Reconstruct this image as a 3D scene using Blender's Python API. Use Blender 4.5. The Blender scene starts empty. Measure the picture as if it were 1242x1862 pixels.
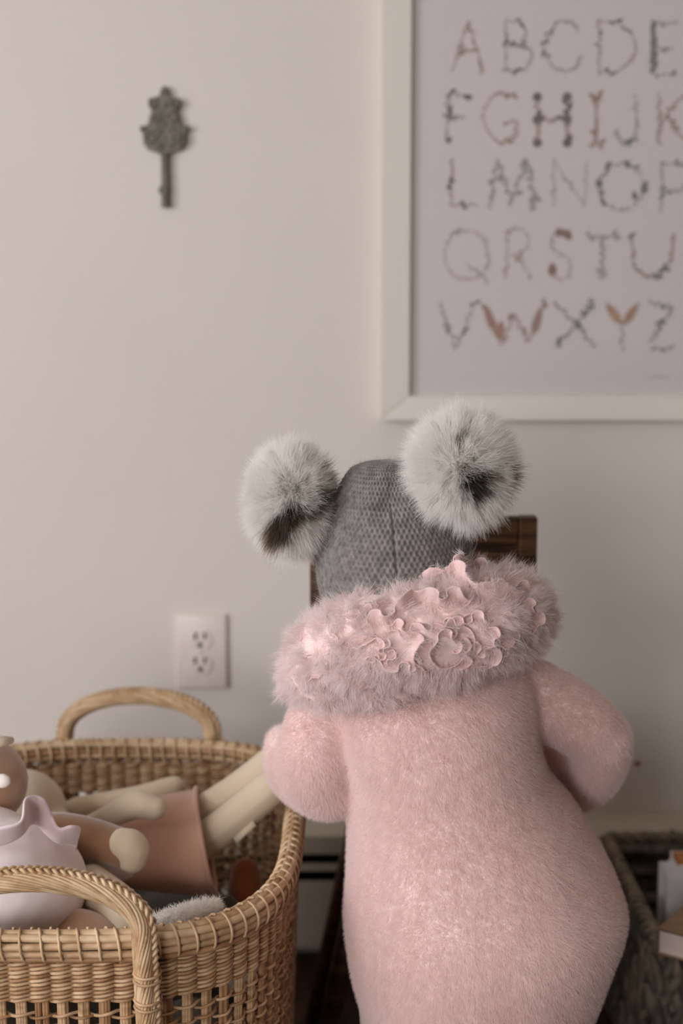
import bpy, bmesh, math, random
import numpy as np
from mathutils import Vector, Matrix, noise

# ------------------------------------------------------------------ camera, light, exposure
sc = bpy.context.scene
COL = sc.collection
CAM_H, PITCH, F = 0.94, math.radians(8.0), 50 / 36 * 1862
cam_d = bpy.data.cameras.new('camera'); cam = bpy.data.objects.new('camera', cam_d); COL.objects.link(cam)
cam.location = (0, 0, CAM_H); cam.rotation_euler = (math.radians(90) - PITCH, 0, 0)
cam_d.sensor_fit = 'VERTICAL'; cam_d.sensor_height = 36; cam_d.sensor_width = 24; cam_d.lens = 50
cam_d.clip_start = 0.02
cam_d.dof.use_dof = True; cam_d.dof.focus_distance = 1.23; cam_d.dof.aperture_fstop = 3.5
sc.camera = cam
sc.view_settings.view_transform = 'Standard'; sc.view_settings.look = 'None'
sc.view_settings.gamma = 1; sc.view_settings.use_curve_mapping = False
sc.view_settings.exposure = 0.0
sc.cycles.max_bounces = 8; sc.cycles.diffuse_bounces = 5; sc.cycles.transmission_bounces = 5; sc.cycles.transparent_max_bounces = 8
sc.cycles.sample_clamp_indirect = 4
sc.cycles.use_denoising = True; sc.cycles.adaptive_threshold = 0.04
w = bpy.data.worlds.new('world'); sc.world = w; w.use_nodes = True
w.node_tree.nodes['Background'].inputs[0].default_value = (0.80, 0.86, 1.0, 1)
w.node_tree.nodes['Background'].inputs[1].default_value = 1.2
def area(name, loc, rot, sx, sy, power, color):
    l = bpy.data.lights.new(name, 'AREA'); l.shape = 'RECTANGLE'; l.size = sx; l.size_y = sy
    l.energy = power; l.color = color
    o = bpy.data.objects.new(name, l); COL.objects.link(o); o.location = loc; o.rotation_euler = rot
    return o
# daylight coming in through the two windows of the room (left wall, and behind the camera)
WX, WY0, WY1, WZ0, WZ1 = -1.9, -0.85, 0.75, 0.62, 1.75
area('daylight_left', (WX - 0.03, (WY0 + WY1) / 2, (WZ0 + WZ1) / 2), (0, math.radians(-90), 0), WZ1 - WZ0 - .06, WY1 - WY0 - .06, 41, (0.97, 0.985, 1.03))
area('daylight_rear', (-1.2, -2.37, 1.15), (math.radians(90), 0, 0), 1.0, 1.1, 48, (1.0, 0.985, 0.98))

# ------------------------------------------------------------------ helpers
rng = np.random.default_rng(7); random.seed(7)
cp, sp = math.cos(PITCH), math.sin(PITCH)
def ray(px, py):
    u, v = (px - 621) / F, (931 - py) / F
    return Vector((u, cp + v * sp, -sp + v * cp))
def at(px, py, d):
    """point of the room at distance d (room y) that the photograph shows at px, py"""
    r = ray(px, py); k = d / r.y
    return Vector((r.x * k, d, CAM_H + r.z * k))
def ppm(d, z=0.5):                                                  # photograph pixels per metre
    return F / (d * cp + (CAM_H - z) * sp)

def srgb(r, g, b):
    f = lambda c: (c / 255 / 12.92) if c / 255 <= 0.04045 else ((c / 255 + 0.055) / 1.055) ** 2.4
    return (f(r), f(g), f(b), 1)

def tag(o, label=None, cat=None, group=None, kind=None):
    if label: o['label'] = label
    if cat: o['category'] = cat
    if group: o['group'] = group
    if kind: o['kind'] = kind
    return o
def empty(name, loc, label, cat, group=None):
    o = bpy.data.objects.new(name, None); COL.objects.link(o); o.location = loc; o.empty_display_size = .02
    tag(o, label, cat, group)
    bpy.context.view_layer.update()
    return o
def put(name, me, mat, parent=None, smooth=True):
    """link a mesh given in world coordinates"""
    o = bpy.data.objects.new(name, me); COL.objects.link(o)
    if mat is not None:
        me.materials.clear(); me.materials.append(mat)
    if smooth and hasattr(me, 'polygons') and len(me.polygons):
        me.polygons.foreach_set('use_smooth', [True] * len(me.polygons))
    if parent is not None:
        o.parent = parent
        top = parent
        off = Vector((0, 0, 0))
        while top is not None:
            off += top.location; top = top.parent
        o.location = -off
    return o
def origin_to_base(o):
    """move a top-level mesh's origin to the middle of its base"""
    me = o.data
    co = np.empty(len(me.vertices) * 3); me.vertices.foreach_get('co', co); co = co.reshape(-1, 3)
    c = Vector(((co[:, 0].min() + co[:, 0].max()) / 2, (co[:, 1].min() + co[:, 1].max()) / 2, co[:, 2].min()))
    me.transform(Matrix.Translation(-c)); o.location = o.location + c
    return o
def mesh_from(verts, faces, name='m'):
    me = bpy.data.meshes.new(name); me.from_pydata([tuple(v) for v in verts], [], faces); me.update(); return me
def bm_mesh(bm, name='m'):
    me = bpy.data.meshes.new(name); bmesh.ops.recalc_face_normals(bm, faces=bm.faces); bm.to_mesh(me); bm.free(); return me
def box_bm(bm, lo, hi, bevel=0.0, seg=2):
    g = bmesh.ops.create_cube(bm, size=1.0)
    lo, hi = Vector(lo), Vector(hi)
    for v in g['verts']:
        v.co = Vector((lo[i] + (v.co[i] + .5) * (hi[i] - lo[i]) for i in range(3)))
    if bevel:
        es = list({e for v in g['verts'] for e in v.link_edges})
        bmesh.ops.bevel(bm, geom=es, offset=bevel, segments=seg, profile=.6, affect='EDGES')
def box(name, lo, hi, mat, parent=None, bevel=0.0, smooth=False, seg=2):
    bm = bmesh.new(); box_bm(bm, lo, hi, bevel, seg); return put(name, bm_mesh(bm), mat, parent, smooth)
def frames(P, closed=False):
    P = np.asarray(P, float)
    T = (np.roll(P, -1, 0) - np.roll(P, 1, 0)) if closed else np.gradient(P, axis=0)
    return P, T / (np.linalg.norm(T, axis=1, keepdims=True) + 1e-12)
def tube_arrays(P, R, sides=6, closed=False, up=None, flat=1.0):
    """tube along P; returns verts, faces. flat squashes it along the second frame axis"""
    P, T = frames(P, closed); n = len(P); R = np.broadcast_to(np.asarray(R, float), (n,))
    N = np.zeros((n, 3))
    if up is None:
        a = np.array([0, 0, 1.0]) if abs(T[0][2]) < .9 else np.array([1.0, 0, 0])
        v = np.cross(T[0], a); v /= np.linalg.norm(v)
        for i in range(n):
            v = v - T[i] * v.dot(T[i]); v /= np.linalg.norm(v) + 1e-12; N[i] = v
    else:
        up = np.broadcast_to(np.asarray(up, float), (n, 3))
        N = up - T * (up * T).sum(1, keepdims=True); N /= np.linalg.norm(N, axis=1, keepdims=True) + 1e-12
    B = np.cross(T, N)
    a = np.linspace(0, 2 * math.pi, sides, endpoint=False)
    V = P[:, None] + R[:, None, None] * (np.cos(a)[None, :, None] * N[:, None] * flat + np.sin(a)[None, :, None] * B[:, None])
    V = V.reshape(-1, 3); Fc = []
    m = n if closed else n - 1
    for i in range(m):
        j = (i + 1) % n
        for k in range(sides):
            k2 = (k + 1) % sides
            Fc.append((i * sides + k, i * sides + k2, j * sides + k2, j * sides + k))
    if not closed:
        Fc.append(tuple(range(sides))[::-1]); Fc.append(tuple((n - 1) * sides + k for k in range(sides)))
    return V, Fc
class MB:
    def __init__(s): s.V = []; s.F = []; s.n = 0
    def add(s, V, Fc):
        s.V.append(np.asarray(V, float)); s.F += [tuple(i + s.n for i in f) for f in Fc]; s.n += len(V)
    def tube(s, *a, **k): s.add(*tube_arrays(*a, **k)); return s
    def mesh(s): return mesh_from(np.concatenate(s.V), s.F)
def tube(name, P, R, mat, parent=None, **k):
    V, Fc = tube_arrays(P, R, **k); return put(name, mesh_from(V, Fc), mat, parent)
def spline(pts, n):
    """Catmull-Rom through pts (any dimension)"""
    p = np.asarray([tuple(q) for q in pts], float); m = len(p)
    p = np.vstack([2 * p[0] - p[1], p, 2 * p[-1] - p[-2]])
    t = np.linspace(0, m - 1, n); i = np.minimum(t.astype(int), m - 2); f = (t - i)[:, None]
    a, b, c, d = p[i], p[i + 1], p[i + 2], p[i + 3]
    return .5 * (2 * b + (c - a) * f + (2 * a - 5 * b + 4 * c - d) * f ** 2 + (3 * b - a - 3 * c + d) * f ** 3)

ICO = {}
def ico(sub=2):
    if sub not in ICO:
        bm = bmesh.new(); bmesh.ops.create_icosphere(bm, subdivisions=sub, radius=1)
        ICO[sub] = (np.array([v.co[:] for v in bm.verts]), [tuple(v.index for v in f.verts) for f in bm.faces]); bm.free()
    return ICO[sub]
class Blob:
    """spheres, ellipsoids and tapering chains merged into one continuous surface by a voxel remesh"""
    def __init__(s): s.m = MB()
    def ball(s, c, r, sub=2, rot=None):
        V, Fc = ico(sub); r = np.broadcast_to(np.asarray(r, float), (3,)); V = V * r
        if rot is not None: V = V @ np.array(rot.to_3x3()).T
        s.m.add(V + np.asarray(tuple(c)), Fc); return s
    def chain(s, pts, rad, step=.35, sub=2):
        """pts and radii of a limb; balls along a spline"""
        P = np.array([tuple(p) for p in pts]); L = np.linalg.norm(np.diff(P, axis=0), axis=1).sum()
        n = max(3, int(L / (min(rad) * step)) + 1)
        Q = spline([tuple(p) + (r,) for p, r in zip(P, rad)], n)
        for q in Q: s.ball(q[:3], q[3], sub)
        return s
    def loft(s, secs, seg=48, power=2.0):
        """closed loft of sections (cx, cy, cz, a, b)"""
        V = []; a = np.linspace(0, 2 * math.pi, seg, endpoint=False)
        for cx, cy, cz, A, B in secs:
            c, si = np.cos(a), np.sin(a)
            V.append(np.stack([cx + A * np.sign(c) * abs(c) ** (2 / power), cy + B * np.sign(si) * abs(si) ** (2 / power), np.full(seg, cz)], 1))
        n = len(V); V = np.concatenate(V); Fc = []
        for i in range(n - 1):
            for k in range(seg):
                k2 = (k + 1) % seg; Fc.append((i * seg + k, (i + 1) * seg + k, (i + 1) * seg + k2, i * seg + k2))
        Fc.append(tuple(range(seg))); Fc.append(tuple((n - 1) * seg + k for k in range(seg))[::-1])
        s.m.add(V, Fc); return s
    def mesh(s, voxel=.004, smooth=6, disp=None):
        me = s.m.mesh(); o = bpy.data.objects.new('t', me); COL.objects.link(o)
        r = o.modifiers.new('r', 'REMESH'); r.mode = 'VOXEL'; r.voxel_size = voxel
        if smooth:
            q = o.modifiers.new('s', 'SMOOTH'); q.iterations = smooth; q.factor = .5
        dg = bpy.context.evaluated_depsgraph_get()
        out = bpy.data.meshes.new_from_object(o.evaluated_get(dg)); bpy.data.objects.remove(o); bpy.data.meshes.remove(me)
        return out
def np_mesh(me):
    n = len(me.vertices); co = np.empty(n * 3); me.vertices.foreach_get('co', co)
    no = np.empty(n * 3); me.vertex_normals.foreach_get('vector', no)
    me.calc_loop_triangles(); t = np.empty(len(me.loop_triangles) * 3, int); me.loop_triangles.foreach_get('vertices', t)
    return co.reshape(-1, 3), no.reshape(-1, 3), t.reshape(-1, 3)
def sample(me, n, keep=None):
    co, no, t = np_mesh(me)
    A = np.linalg.norm(np.cross(co[t[:, 1]] - co[t[:, 0]], co[t[:, 2]] - co[t[:, 0]]), axis=1)
    if keep is not None: A = A * keep(co[t].mean(1))
    i = rng.choice(len(t), n, p=A / A.sum()); a, b = rng.random(n), rng.random(n)
    f = a + b > 1; a[f], b[f] = 1 - a[f], 1 - b[f]; c = 1 - a - b
    P = co[t[i, 0]] * a[:, None] + co[t[i, 1]] * b[:, None] + co[t[i, 2]] * c[:, None]
    N = no[t[i, 0]] * a[:, None] + no[t[i, 1]] * b[:, None] + no[t[i, 2]] * c[:, None]
    return P, N / (np.linalg.norm(N, axis=1, keepdims=True) + 1e-9)
def unit(v): return v / (np.linalg.norm(v, axis=1, keepdims=True) + 1e-9)
def vnoise(P, s, seed=0):
    """cheap smooth pseudo noise, three channels, from sums of sines"""
    r = np.random.default_rng(seed); out = np.zeros((len(P), 3))
    for k in range(5):
        for c in range(3):
            out[:, c] += np.sin(P @ (r.normal(size=3) * s * (1 + .5 * k)) + r.random() * 6.28)
    return out / 2.2
def strands(name, roots, dirs, lengths, bend, radius, color, mat, parent, pts=4, label=None):
    n = len(roots); t = np.linspace(0, 1, pts)
    P = roots[:, None] + dirs[:, None] * (lengths[:, None] * t[None])[..., None] + bend[:, None] * (lengths[:, None] * t[None] ** 2)[..., None]
    cd = bpy.data.hair_curves.new(name); cd.add_curves([pts] * n)
    cd.attributes['position'].data.foreach_set('vector', P.astype(np.float32).ravel())
    ra = cd.attributes.get('radius') or cd.attributes.new('radius', 'FLOAT', 'POINT')
    R = (radius if np.ndim(radius) else np.full(n, radius))[:, None] * (1 - .85 * t[None] ** 1.5)
    ra.data.foreach_set('value', R.astype(np.float32).ravel())
    ca = cd.attributes.new('tint', 'FLOAT_COLOR', 'CURVE')
    ca.data.foreach_set('color', np.hstack([color, np.ones((n, 1))]).astype(np.float32).ravel())
    cd.materials.append(mat)
    o = put(name, cd, None, parent, False)
    o['kind'] = 'stuff'
    return o

# ------------------------------------------------------------------ materials
def M(name, rgb, rough=.6, **k):
    m = bpy.data.materials.new(name); m.use_nodes = True; nt = m.node_tree; b = nt.nodes['Principled BSDF']
    b.inputs['Base Color'].default_value = rgb; b.inputs['Roughness'].default_value = rough
    b.inputs['Specular IOR Level'].default_value = k.get('spec', .3)
    if 'sheen' in k: b.inputs['Sheen Weight'].default_value = k['sheen']; b.inputs['Sheen Roughness'].default_value = .5
    if 'metal' in k: b.inputs['Metallic'].default_value = k['metal']
    if 'sss' in k:
        b.inputs['Subsurface Weight'].default_value = k['sss']; b.inputs['Subsurface Scale'].default_value = .01
    if 'rgb2' in k:                                                  # mottled colour
        tc = nt.nodes.new('ShaderNodeTexCoord'); mp = nt.nodes.new('ShaderNodeMapping'); nz = nt.nodes.new('ShaderNodeTexNoise')
        mp.inputs['Scale'].default_value = k.get('stretch', (1, 1, 1)); nz.inputs['Scale'].default_value = k.get('scale', 30)
        nz.inputs['Detail'].default_value = 5
        mx = nt.nodes.new('ShaderNodeMix'); mx.data_type = 'RGBA'; mx.inputs[6].default_value = rgb; mx.inputs[7].default_value = k['rgb2']
        rp = nt.nodes.new('ShaderNodeMapRange'); rp.inputs[1].default_value = .35; rp.inputs[2].default_value = .65
        L = nt.links.new; L(tc.outputs['Object'], mp.inputs[0]); L(mp.outputs[0], nz.inputs['Vector']); L(nz.outputs[0], rp.inputs[0])
        L(rp.outputs[0], mx.inputs[0]); L(mx.outputs[2], b.inputs['Base Color'])
        if 'bump' in k:
            bp = nt.nodes.new('ShaderNodeBump'); bp.inputs['Strength'].default_value = k['bump']; bp.inputs['Distance'].default_value = k.get('bdist', .001)
            L(nz.outputs[0], bp.inputs['Height']); L(bp.outputs[0], b.inputs['Normal'])
    return m
def fabric(name, rgb, scale=900, bump=.12, sheen=.4, rgb2=None):
    """woven cloth: crossed fine waves as relief"""
    m = M(name, rgb, .85, spec=.15, sheen=sheen); nt = m.node_tree; L = nt.links.new; b = nt.nodes['Principled BSDF']
    tc = nt.nodes.new('ShaderNodeTexCoord'); add = nt.nodes.new('ShaderNodeMath')
    for i, ax in enumerate(('X', 'Z')):
        wv = nt.nodes.new('ShaderNodeTexWave'); wv.bands_direction = ax; wv.inputs['Scale'].default_value = scale * 2.2 / 6.28; wv.inputs['Distortion'].default_value = 1.5
        L(tc.outputs['Object'], wv.inputs['Vector']); L(wv.outputs['Fac'], add.inputs[i])
    bp = nt.nodes.new('ShaderNodeBump'); bp.inputs['Strength'].default_value = bump; bp.inputs['Distance'].default_value = .0006
    L(add.outputs[0], bp.inputs['Height']); L(bp.outputs[0], b.inputs['Normal'])
    return m
def hair_mat(name, trans=.35, rough=.8, gloss=.03):
    m = bpy.data.materials.new(name); m.use_nodes = True; nt = m.node_tree; nt.nodes.clear(); L = nt.links.new
    out = nt.nodes.new('ShaderNodeOutputMaterial'); at_ = nt.nodes.new('ShaderNodeAttribute'); at_.attribute_name = 'tint'
    d = nt.nodes.new('ShaderNodeBsdfDiffuse'); t = nt.nodes.new('ShaderNodeBsdfTranslucent'); g = nt.nodes.new('ShaderNodeBsdfGlossy')
    g.inputs['Roughness'].default_value = rough
    m1 = nt.nodes.new('ShaderNodeMixShader'); m1.inputs[0].default_value = trans
    m2 = nt.nodes.new('ShaderNodeMixShader'); m2.inputs[0].default_value = gloss
    L(at_.outputs['Color'], d.inputs[0]); L(at_.outputs['Color'], t.inputs[0])
    L(d.outputs[0], m1.inputs[1]); L(t.outputs[0], m1.inputs[2]); L(m1.outputs[0], m2.inputs[1]); L(g.outputs[0], m2.inputs[2]); L(m2.outputs[0], out.inputs[0])
    return m
def attr_mat(name, rough=.8):
    m = M(name, (1, 1, 1, 1), rough, spec=.1); a = m.node_tree.nodes.new('ShaderNodeAttribute'); a.attribute_name = 'tint'
    m.node_tree.links.new(a.outputs['Color'], m.node_tree.nodes['Principled BSDF'].inputs['Base Color']); return m

WALL_RGB = srgb(220, 211, 203)
m_wall = M('painted wall', WALL_RGB, .75, rgb2=srgb(217, 208, 200), scale=3, bump=.08, bdist=.001)
m_ceil = M('ceiling paint', srgb(196, 190, 182), .9)  # greyed down from white so the ceiling bounces less light
m_wall2 = M('low bounce wall colour', srgb(128, 116, 104), .8)  # unseen front and right walls darkened in colour to cut bounce light
m_frame = M('white painted frame', srgb(226, 218, 208), .45)
m_paper = M('print paper with glass haze', srgb(217, 208, 206), .9)  # pinkish tint puts the haze reflected by the glass into the paper colour
m_heater = M('heater enamel', srgb(205, 196, 180), .45, rgb2=srgb(196, 187, 170), scale=8)
m_black = M('dark gap', srgb(16, 15, 13), .8)
m_floorA = M('dark floor wood', srgb(84, 58, 40), .45, rgb2=srgb(54, 36, 25), scale=12, stretch=(12, 1, 4), bump=.2)
m_floorB = M('dark floor wood deep', srgb(66, 44, 30), .45, rgb2=srgb(44, 30, 20), scale=12, stretch=(14, 1, 4), bump=.2)
m_iron = M('aged grey cast iron', srgb(134, 126, 116), .7, metal=.1, rgb2=srgb(106, 102, 92), scale=70, bump=.7, bdist=.002)
m_plate = M('outlet plastic', srgb(226, 214, 206), .35, spec=.5)
m_wicker = M('pale wicker', srgb(204, 170, 134), .5, spec=.45, rgb2=srgb(166, 130, 94), scale=55, stretch=(1, 1, 3), bump=.4)
m_wicker2 = M('brown wicker', srgb(182, 142, 104), .5, spec=.4, rgb2=srgb(142, 102, 68), scale=40, bump=.4)
m_grass = M('golden seagrass', srgb(222, 194, 158), .45, spec=.5, rgb2=srgb(184, 148, 108), scale=45, stretch=(1, 1, 1), bump=.3)
m_walnut = M('dark walnut', srgb(92, 62, 38), .5, rgb2=srgb(50, 32, 20), scale=10, stretch=(1.5, 1, 14), bump=.3)
m_grey_w = M('grey water hyacinth', srgb(122, 112, 98), .75, rgb2=srgb(84, 76, 66), scale=50, bump=.6)
m_grey_w2 = M('dark grey water hyacinth', srgb(92, 84, 74), .75, rgb2=srgb(66, 60, 52), scale=50, bump=.6)
m_grey_w3 = M('tan grey water hyacinth', srgb(146, 128, 108), .75, rgb2=srgb(104, 92, 78), scale=50, bump=.6)
m_hair = hair_mat('fur fibre', .48)
m_coat = M('coat backing', srgb(240, 214, 210), .95, spec=.05, sheen=.5)
m_satin = M('pink ruffle cloth', srgb(226, 194, 191), .85, spec=.1, sheen=.2)
m_knit = M('grey knit wool', srgb(138, 131, 125), .95, spec=.08, sheen=.3, rgb2=srgb(108, 102, 97), scale=160)
m_skin = M('skin', srgb(226, 178, 152), .5, sss=.15)
m_tights = fabric('cream tights', srgb(216, 206, 196))
m_shoe = M('grey suede shoe', srgb(120, 112, 106), .85)
m_linen = fabric('cream linen', srgb(216, 198, 172))
m_peach = fabric('peach linen', srgb(206, 162, 140))
m_tan = fabric('tan doll linen', srgb(182, 142, 112), sheen=.8)
m_brown = fabric('brown doll linen', srgb(150, 110, 82), sheen=.8)
m_mauve = fabric('pale mauve jersey', srgb(234, 220, 217), scale=700, sheen=.3)
m_mauve2 = M('mauve ruffle', srgb(226, 206, 208), .8, sheen=.5)
m_cream = M('cream dot', srgb(236, 226, 218), .8)
m_rust = fabric('rust felt', srgb(150, 78, 42))
m_blanket = M('off white fleece', srgb(242, 239, 233), .95, rgb2=srgb(228, 224, 216), scale=200, bump=.8, bdist=.003)
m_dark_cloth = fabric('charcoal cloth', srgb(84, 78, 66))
m_red = M('red brown spot', srgb(140, 50, 36), .6)
m_cover = M('brown book cover', srgb(158, 128, 98), .6, rgb2=srgb(134, 104, 76), scale=25, stretch=(1, 4, 1))
m_pages = M('book pages', srgb(226, 210, 202), .9, rgb2=srgb(200, 184, 175), scale=40, stretch=(.2, .2, 60))
m_white_box = M('white board', srgb(226, 222, 220), .4)
m_orange = M('orange brown cover', srgb(176, 112, 56), .6)
m_curtain = M('window trim white', srgb(235, 232, 226), .6)

# ------------------------------------------------------------------ room shell
X0, X1, Y0, Y1, ZC = WX, 1.9, -2.4, 2.0, 2.45
def struct(o): o['kind'] = 'structure'; return o
struct(box('wall_back', (X0 - .1, Y1, 0), (X1 + .1, Y1 + .1, ZC), m_wall))
struct(box('wall_right', (X1, Y0 - .1, 0), (X1 + .1, Y1, ZC), m_wall2))
bm = bmesh.new()
for lo, hi in (((X0 - .1, Y0, 0), (X0, Y1, WZ0)), ((X0 - .1, Y0, WZ1), (X0, Y1, ZC)),
               ((X0 - .1, Y0, WZ0), (X0, WY0, WZ1)), ((X0 - .1, WY1, WZ0), (X0, Y1, WZ1))): box_bm(bm, lo, hi)
struct(put('wall_left', bm_mesh(bm), m_wall, None, False))
bm = bmesh.new()
RX0, RX1, RZ0, RZ1 = -1.73, -.67, .57, 1.73
for lo, hi in (((X0 - .1, Y0 - .1, 0), (X1, Y0, RZ0)), ((X0 - .1, Y0 - .1, RZ1), (X1, Y0, ZC)),
               ((X0 - .1, Y0 - .1, RZ0), (RX0, Y0, RZ1)), ((RX1, Y0 - .1, RZ0), (X1, Y0, RZ1))): box_bm(bm, lo, hi)
struct(put('wall_front', bm_mesh(bm), m_wall2, None, False))
struct(box('ceiling', (X0 - .1, Y0 - .1, ZC), (X1 + .1, Y1 + .1, ZC + .1), m_ceil))
floor = struct(box('floor', (X0 - .1, Y0 - .1, -.1), (X1 + .1, Y1 + .1, -.012), m_floorB))
pw = .082; x = X0; i = 0
while x < X1 - .001:
    x2 = min(x + pw, X1); cut = Y0 + random.uniform(.8, 3.2)
    for a, b in ((Y0, cut), (cut, Y1)):
        box('plank', (x + .001, a + .001, -.012), (x2 - .001, b - .001, 0), m_floorA if random.random() < .5 else m_floorB, floor, .0012, seg=1)
    x = x2
def window(name, horizontal, lo, hi):
    root = bpy.data.objects.new(name, None); COL.objects.link(root); root['kind'] = 'structure'
    (x0, y0, z0), (x1, y1, z1) = lo, hi
    t = .035
    bm = bmesh.new()
    box_bm(bm, (x0, y0, z0), (x1, y1, z0 + t)); box_bm(bm, (x0, y0, z1 - t), (x1, y1, z1))
    if horizontal:
        for a in (x0, (x0 + x1) / 2 - t / 2, x1 - t): box_bm(bm, (a, y0, z0), (a + t, y1, z1))
    else:
        for a in (y0, (y0 + y1) / 2 - t / 2, y1 - t): box_bm(bm, (x0, a, z0), (x1, a + t, z1))
    put('window_frame', bm_mesh(bm), m_curtain, root, False)
    return root
window('window_1', False, (X0 - .09, WY0, WZ0), (X0 - .055, WY1, WZ1))
window('window_2', True, (RX0, Y0 - .09, RZ0), (RX1, Y0 - .055, RZ1))
struct(box('baseboard_right', (X1 - .015, Y0, 0), (X1, Y1, .09), m_curtain, None, .004))
struct(box('baseboard_left', (X0, Y0, 0), (X0 + .015, Y1, .09), m_curtain, None, .004))

# ------------------------------------------------------------------ baseboard heater under the picture wall
ht = empty('baseboard_heater', (0, 1.96, .04), 'long low cream enamelled baseboard heater with two dark slots along the bottom of the wall', 'heater')
hx0, hx1, hy = X0 + .1, X1 - .1, 1.93
def profile(name, pts, mat, x0=hx0, x1=hx1, parent=ht):
    n = len(pts); V = [(x0, y, z) for y, z in pts] + [(x1, y, z) for y, z in pts]
    Fc = [(i, (i + 1) % n, n + (i + 1) % n, n + i) for i in range(n)] + [tuple(range(n))[::-1], tuple(range(n, 2 * n))]
    return put(name, mesh_from(V, Fc), mat, parent, False)
zt = at(600, 1521, hy).z; zs1 = at(600, 1553, hy).z; zs2 = at(600, 1571, hy).z; zs3 = at(600, 1584, hy).z; zs4 = at(600, 1603, hy).z; zb = at(600, 1722, hy).z
profile('top_cover', [(1.999, zt + .012), (1.955, zt + .010), (hy, zt), (hy, zs1), (hy + .008, zs1), (hy + .008, zt - .006), (1.999, zt - .002)], m_heater)
profile('damper_blade', [(hy, zs2), (hy, zs3), (hy + .003, zs3), (hy + .003, zs2)], m_heater)
profile('front_panel', [(hy, zs4), (hy, zb), (hy + .004, zb), (hy + .004, zs4), (hy, zs4)], m_heater)
profile('back_panel', [(1.985, zb), (1.985, zt - .004), (1.999, zt - .004), (1.999, zb)], m_black)
for a in (hx0 - .004, hx1): profile('end_cap', [(hy - .002, zb - .004), (hy - .002, zt + .002), (1.999, zt + .013), (1.999, zb - .004)], m_heater, a, a + .006)
tube('heating_pipe', [(hx0, 1.965, .1), (hx1, 1.965, .1)], .01, m_black, ht)
bm = bmesh.new()
for k in range(220):
    a = hx0 + .02 + k * (hx1 - hx0 - .04) / 220; box_bm(bm, (a, 1.942, .07), (a + .0008, 1.983, .135))
fins = put('heating_fins', bm_mesh(bm), m_black, ht, False); fins['kind'] = 'stuff'

# ------------------------------------------------------------------ framed botanical alphabet print
fr = empty('framed_alphabet_print', at(1030, 765, 1.975), 'large white framed print of botanical alphabet letters made of leaves and berries', 'picture')
fd = 1.975
pL, pR = at(692, 400, fd).x, at(692, 400, fd).x + .545
iw = .0415
zB = at(800, 765, fd).z; zIB = at(800, 720, fd).z; fw = zIB - zB
zT = at(800, -75, fd).z + fw
xo0, xo1, zo0, zo1 = pL, pR + .02, zB, zT
xi0, xi1, zi0, zi1 = xo0 + iw, xo1 - iw, zB + fw, zT - iw
def rail(a, b, c, d):
    # a,b outer corners; c,d inner corners (x, z); front face slightly sloped to the inside
    yf, yb = fd, 1.999; V = []
    for (x, z), yy in ((a, yf), (b, yf), (c, yf + .004), (d, yf + .004)): V.append((x, yy, z))
    for (x, z) in (a, b, c, d): V.append((x, yb, z))
    me = mesh_from(V, [(0, 1, 2, 3), (7, 6, 5, 4), (0, 4, 5, 1), (1, 5, 6, 2), (2, 6, 7, 3), (3, 7, 4, 0)])
    o = put('frame_rail', me, m_frame, fr, False)
    bv = o.modifiers.new('b', 'BEVEL'); bv.width = .0015; bv.segments = 2
rail((xo0, zo0), (xo1, zo0), (xi1, zi0), (xi0, zi0)); rail((xo1, zo1), (xo0, zo1), (xi0, zi1), (xi1, zi1))
rail((xo0, zo1), (xo0, zo0), (xi0, zi0), (xi0, zi1)); rail((xo1, zo0), (xo1, zo1), (xi1, zi1), (xi1, zi0))
PY = 1.990
box('print_paper', (xi0 - .003, PY, zi0 - .003), (xi1 + .003, PY + .004, zi1 + .003), m_paper, fr)
m_glass = bpy.data.materials.new('picture glass'); m_glass.use_nodes = True
nt = m_glass.node_tree; nt.nodes.clear(); o_ = nt.nodes.new('ShaderNodeOutputMaterial'); tr = nt.nodes.new('ShaderNodeBsdfTransparent'); gl = nt.nodes.new('ShaderNodeBsdfGlossy'); mx = nt.nodes.new('ShaderNodeMixShader'); fn = nt.nodes.new('ShaderNodeFresnel')
gl.inputs['Roughness'].default_value = .03; fn.inputs[0].default_value = 1.45
mx.inputs[0].default_value = .045; nt.links.new(tr.outputs[0], mx.inputs[1]); nt.links.new(gl.outputs[0], mx.inputs[2]); nt.links.new(mx.outputs[0], o_.inputs[0])
box('glass_pane', (xi0 - .003, PY - .004, zi0 - .003), (xi1 + .003, PY - .002, zi1 + .003), m_glass, fr)
m_leaf = attr_mat('botanical ink')
PAP = srgb(217, 208, 206)  # same paper tint, reflected haze included
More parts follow.
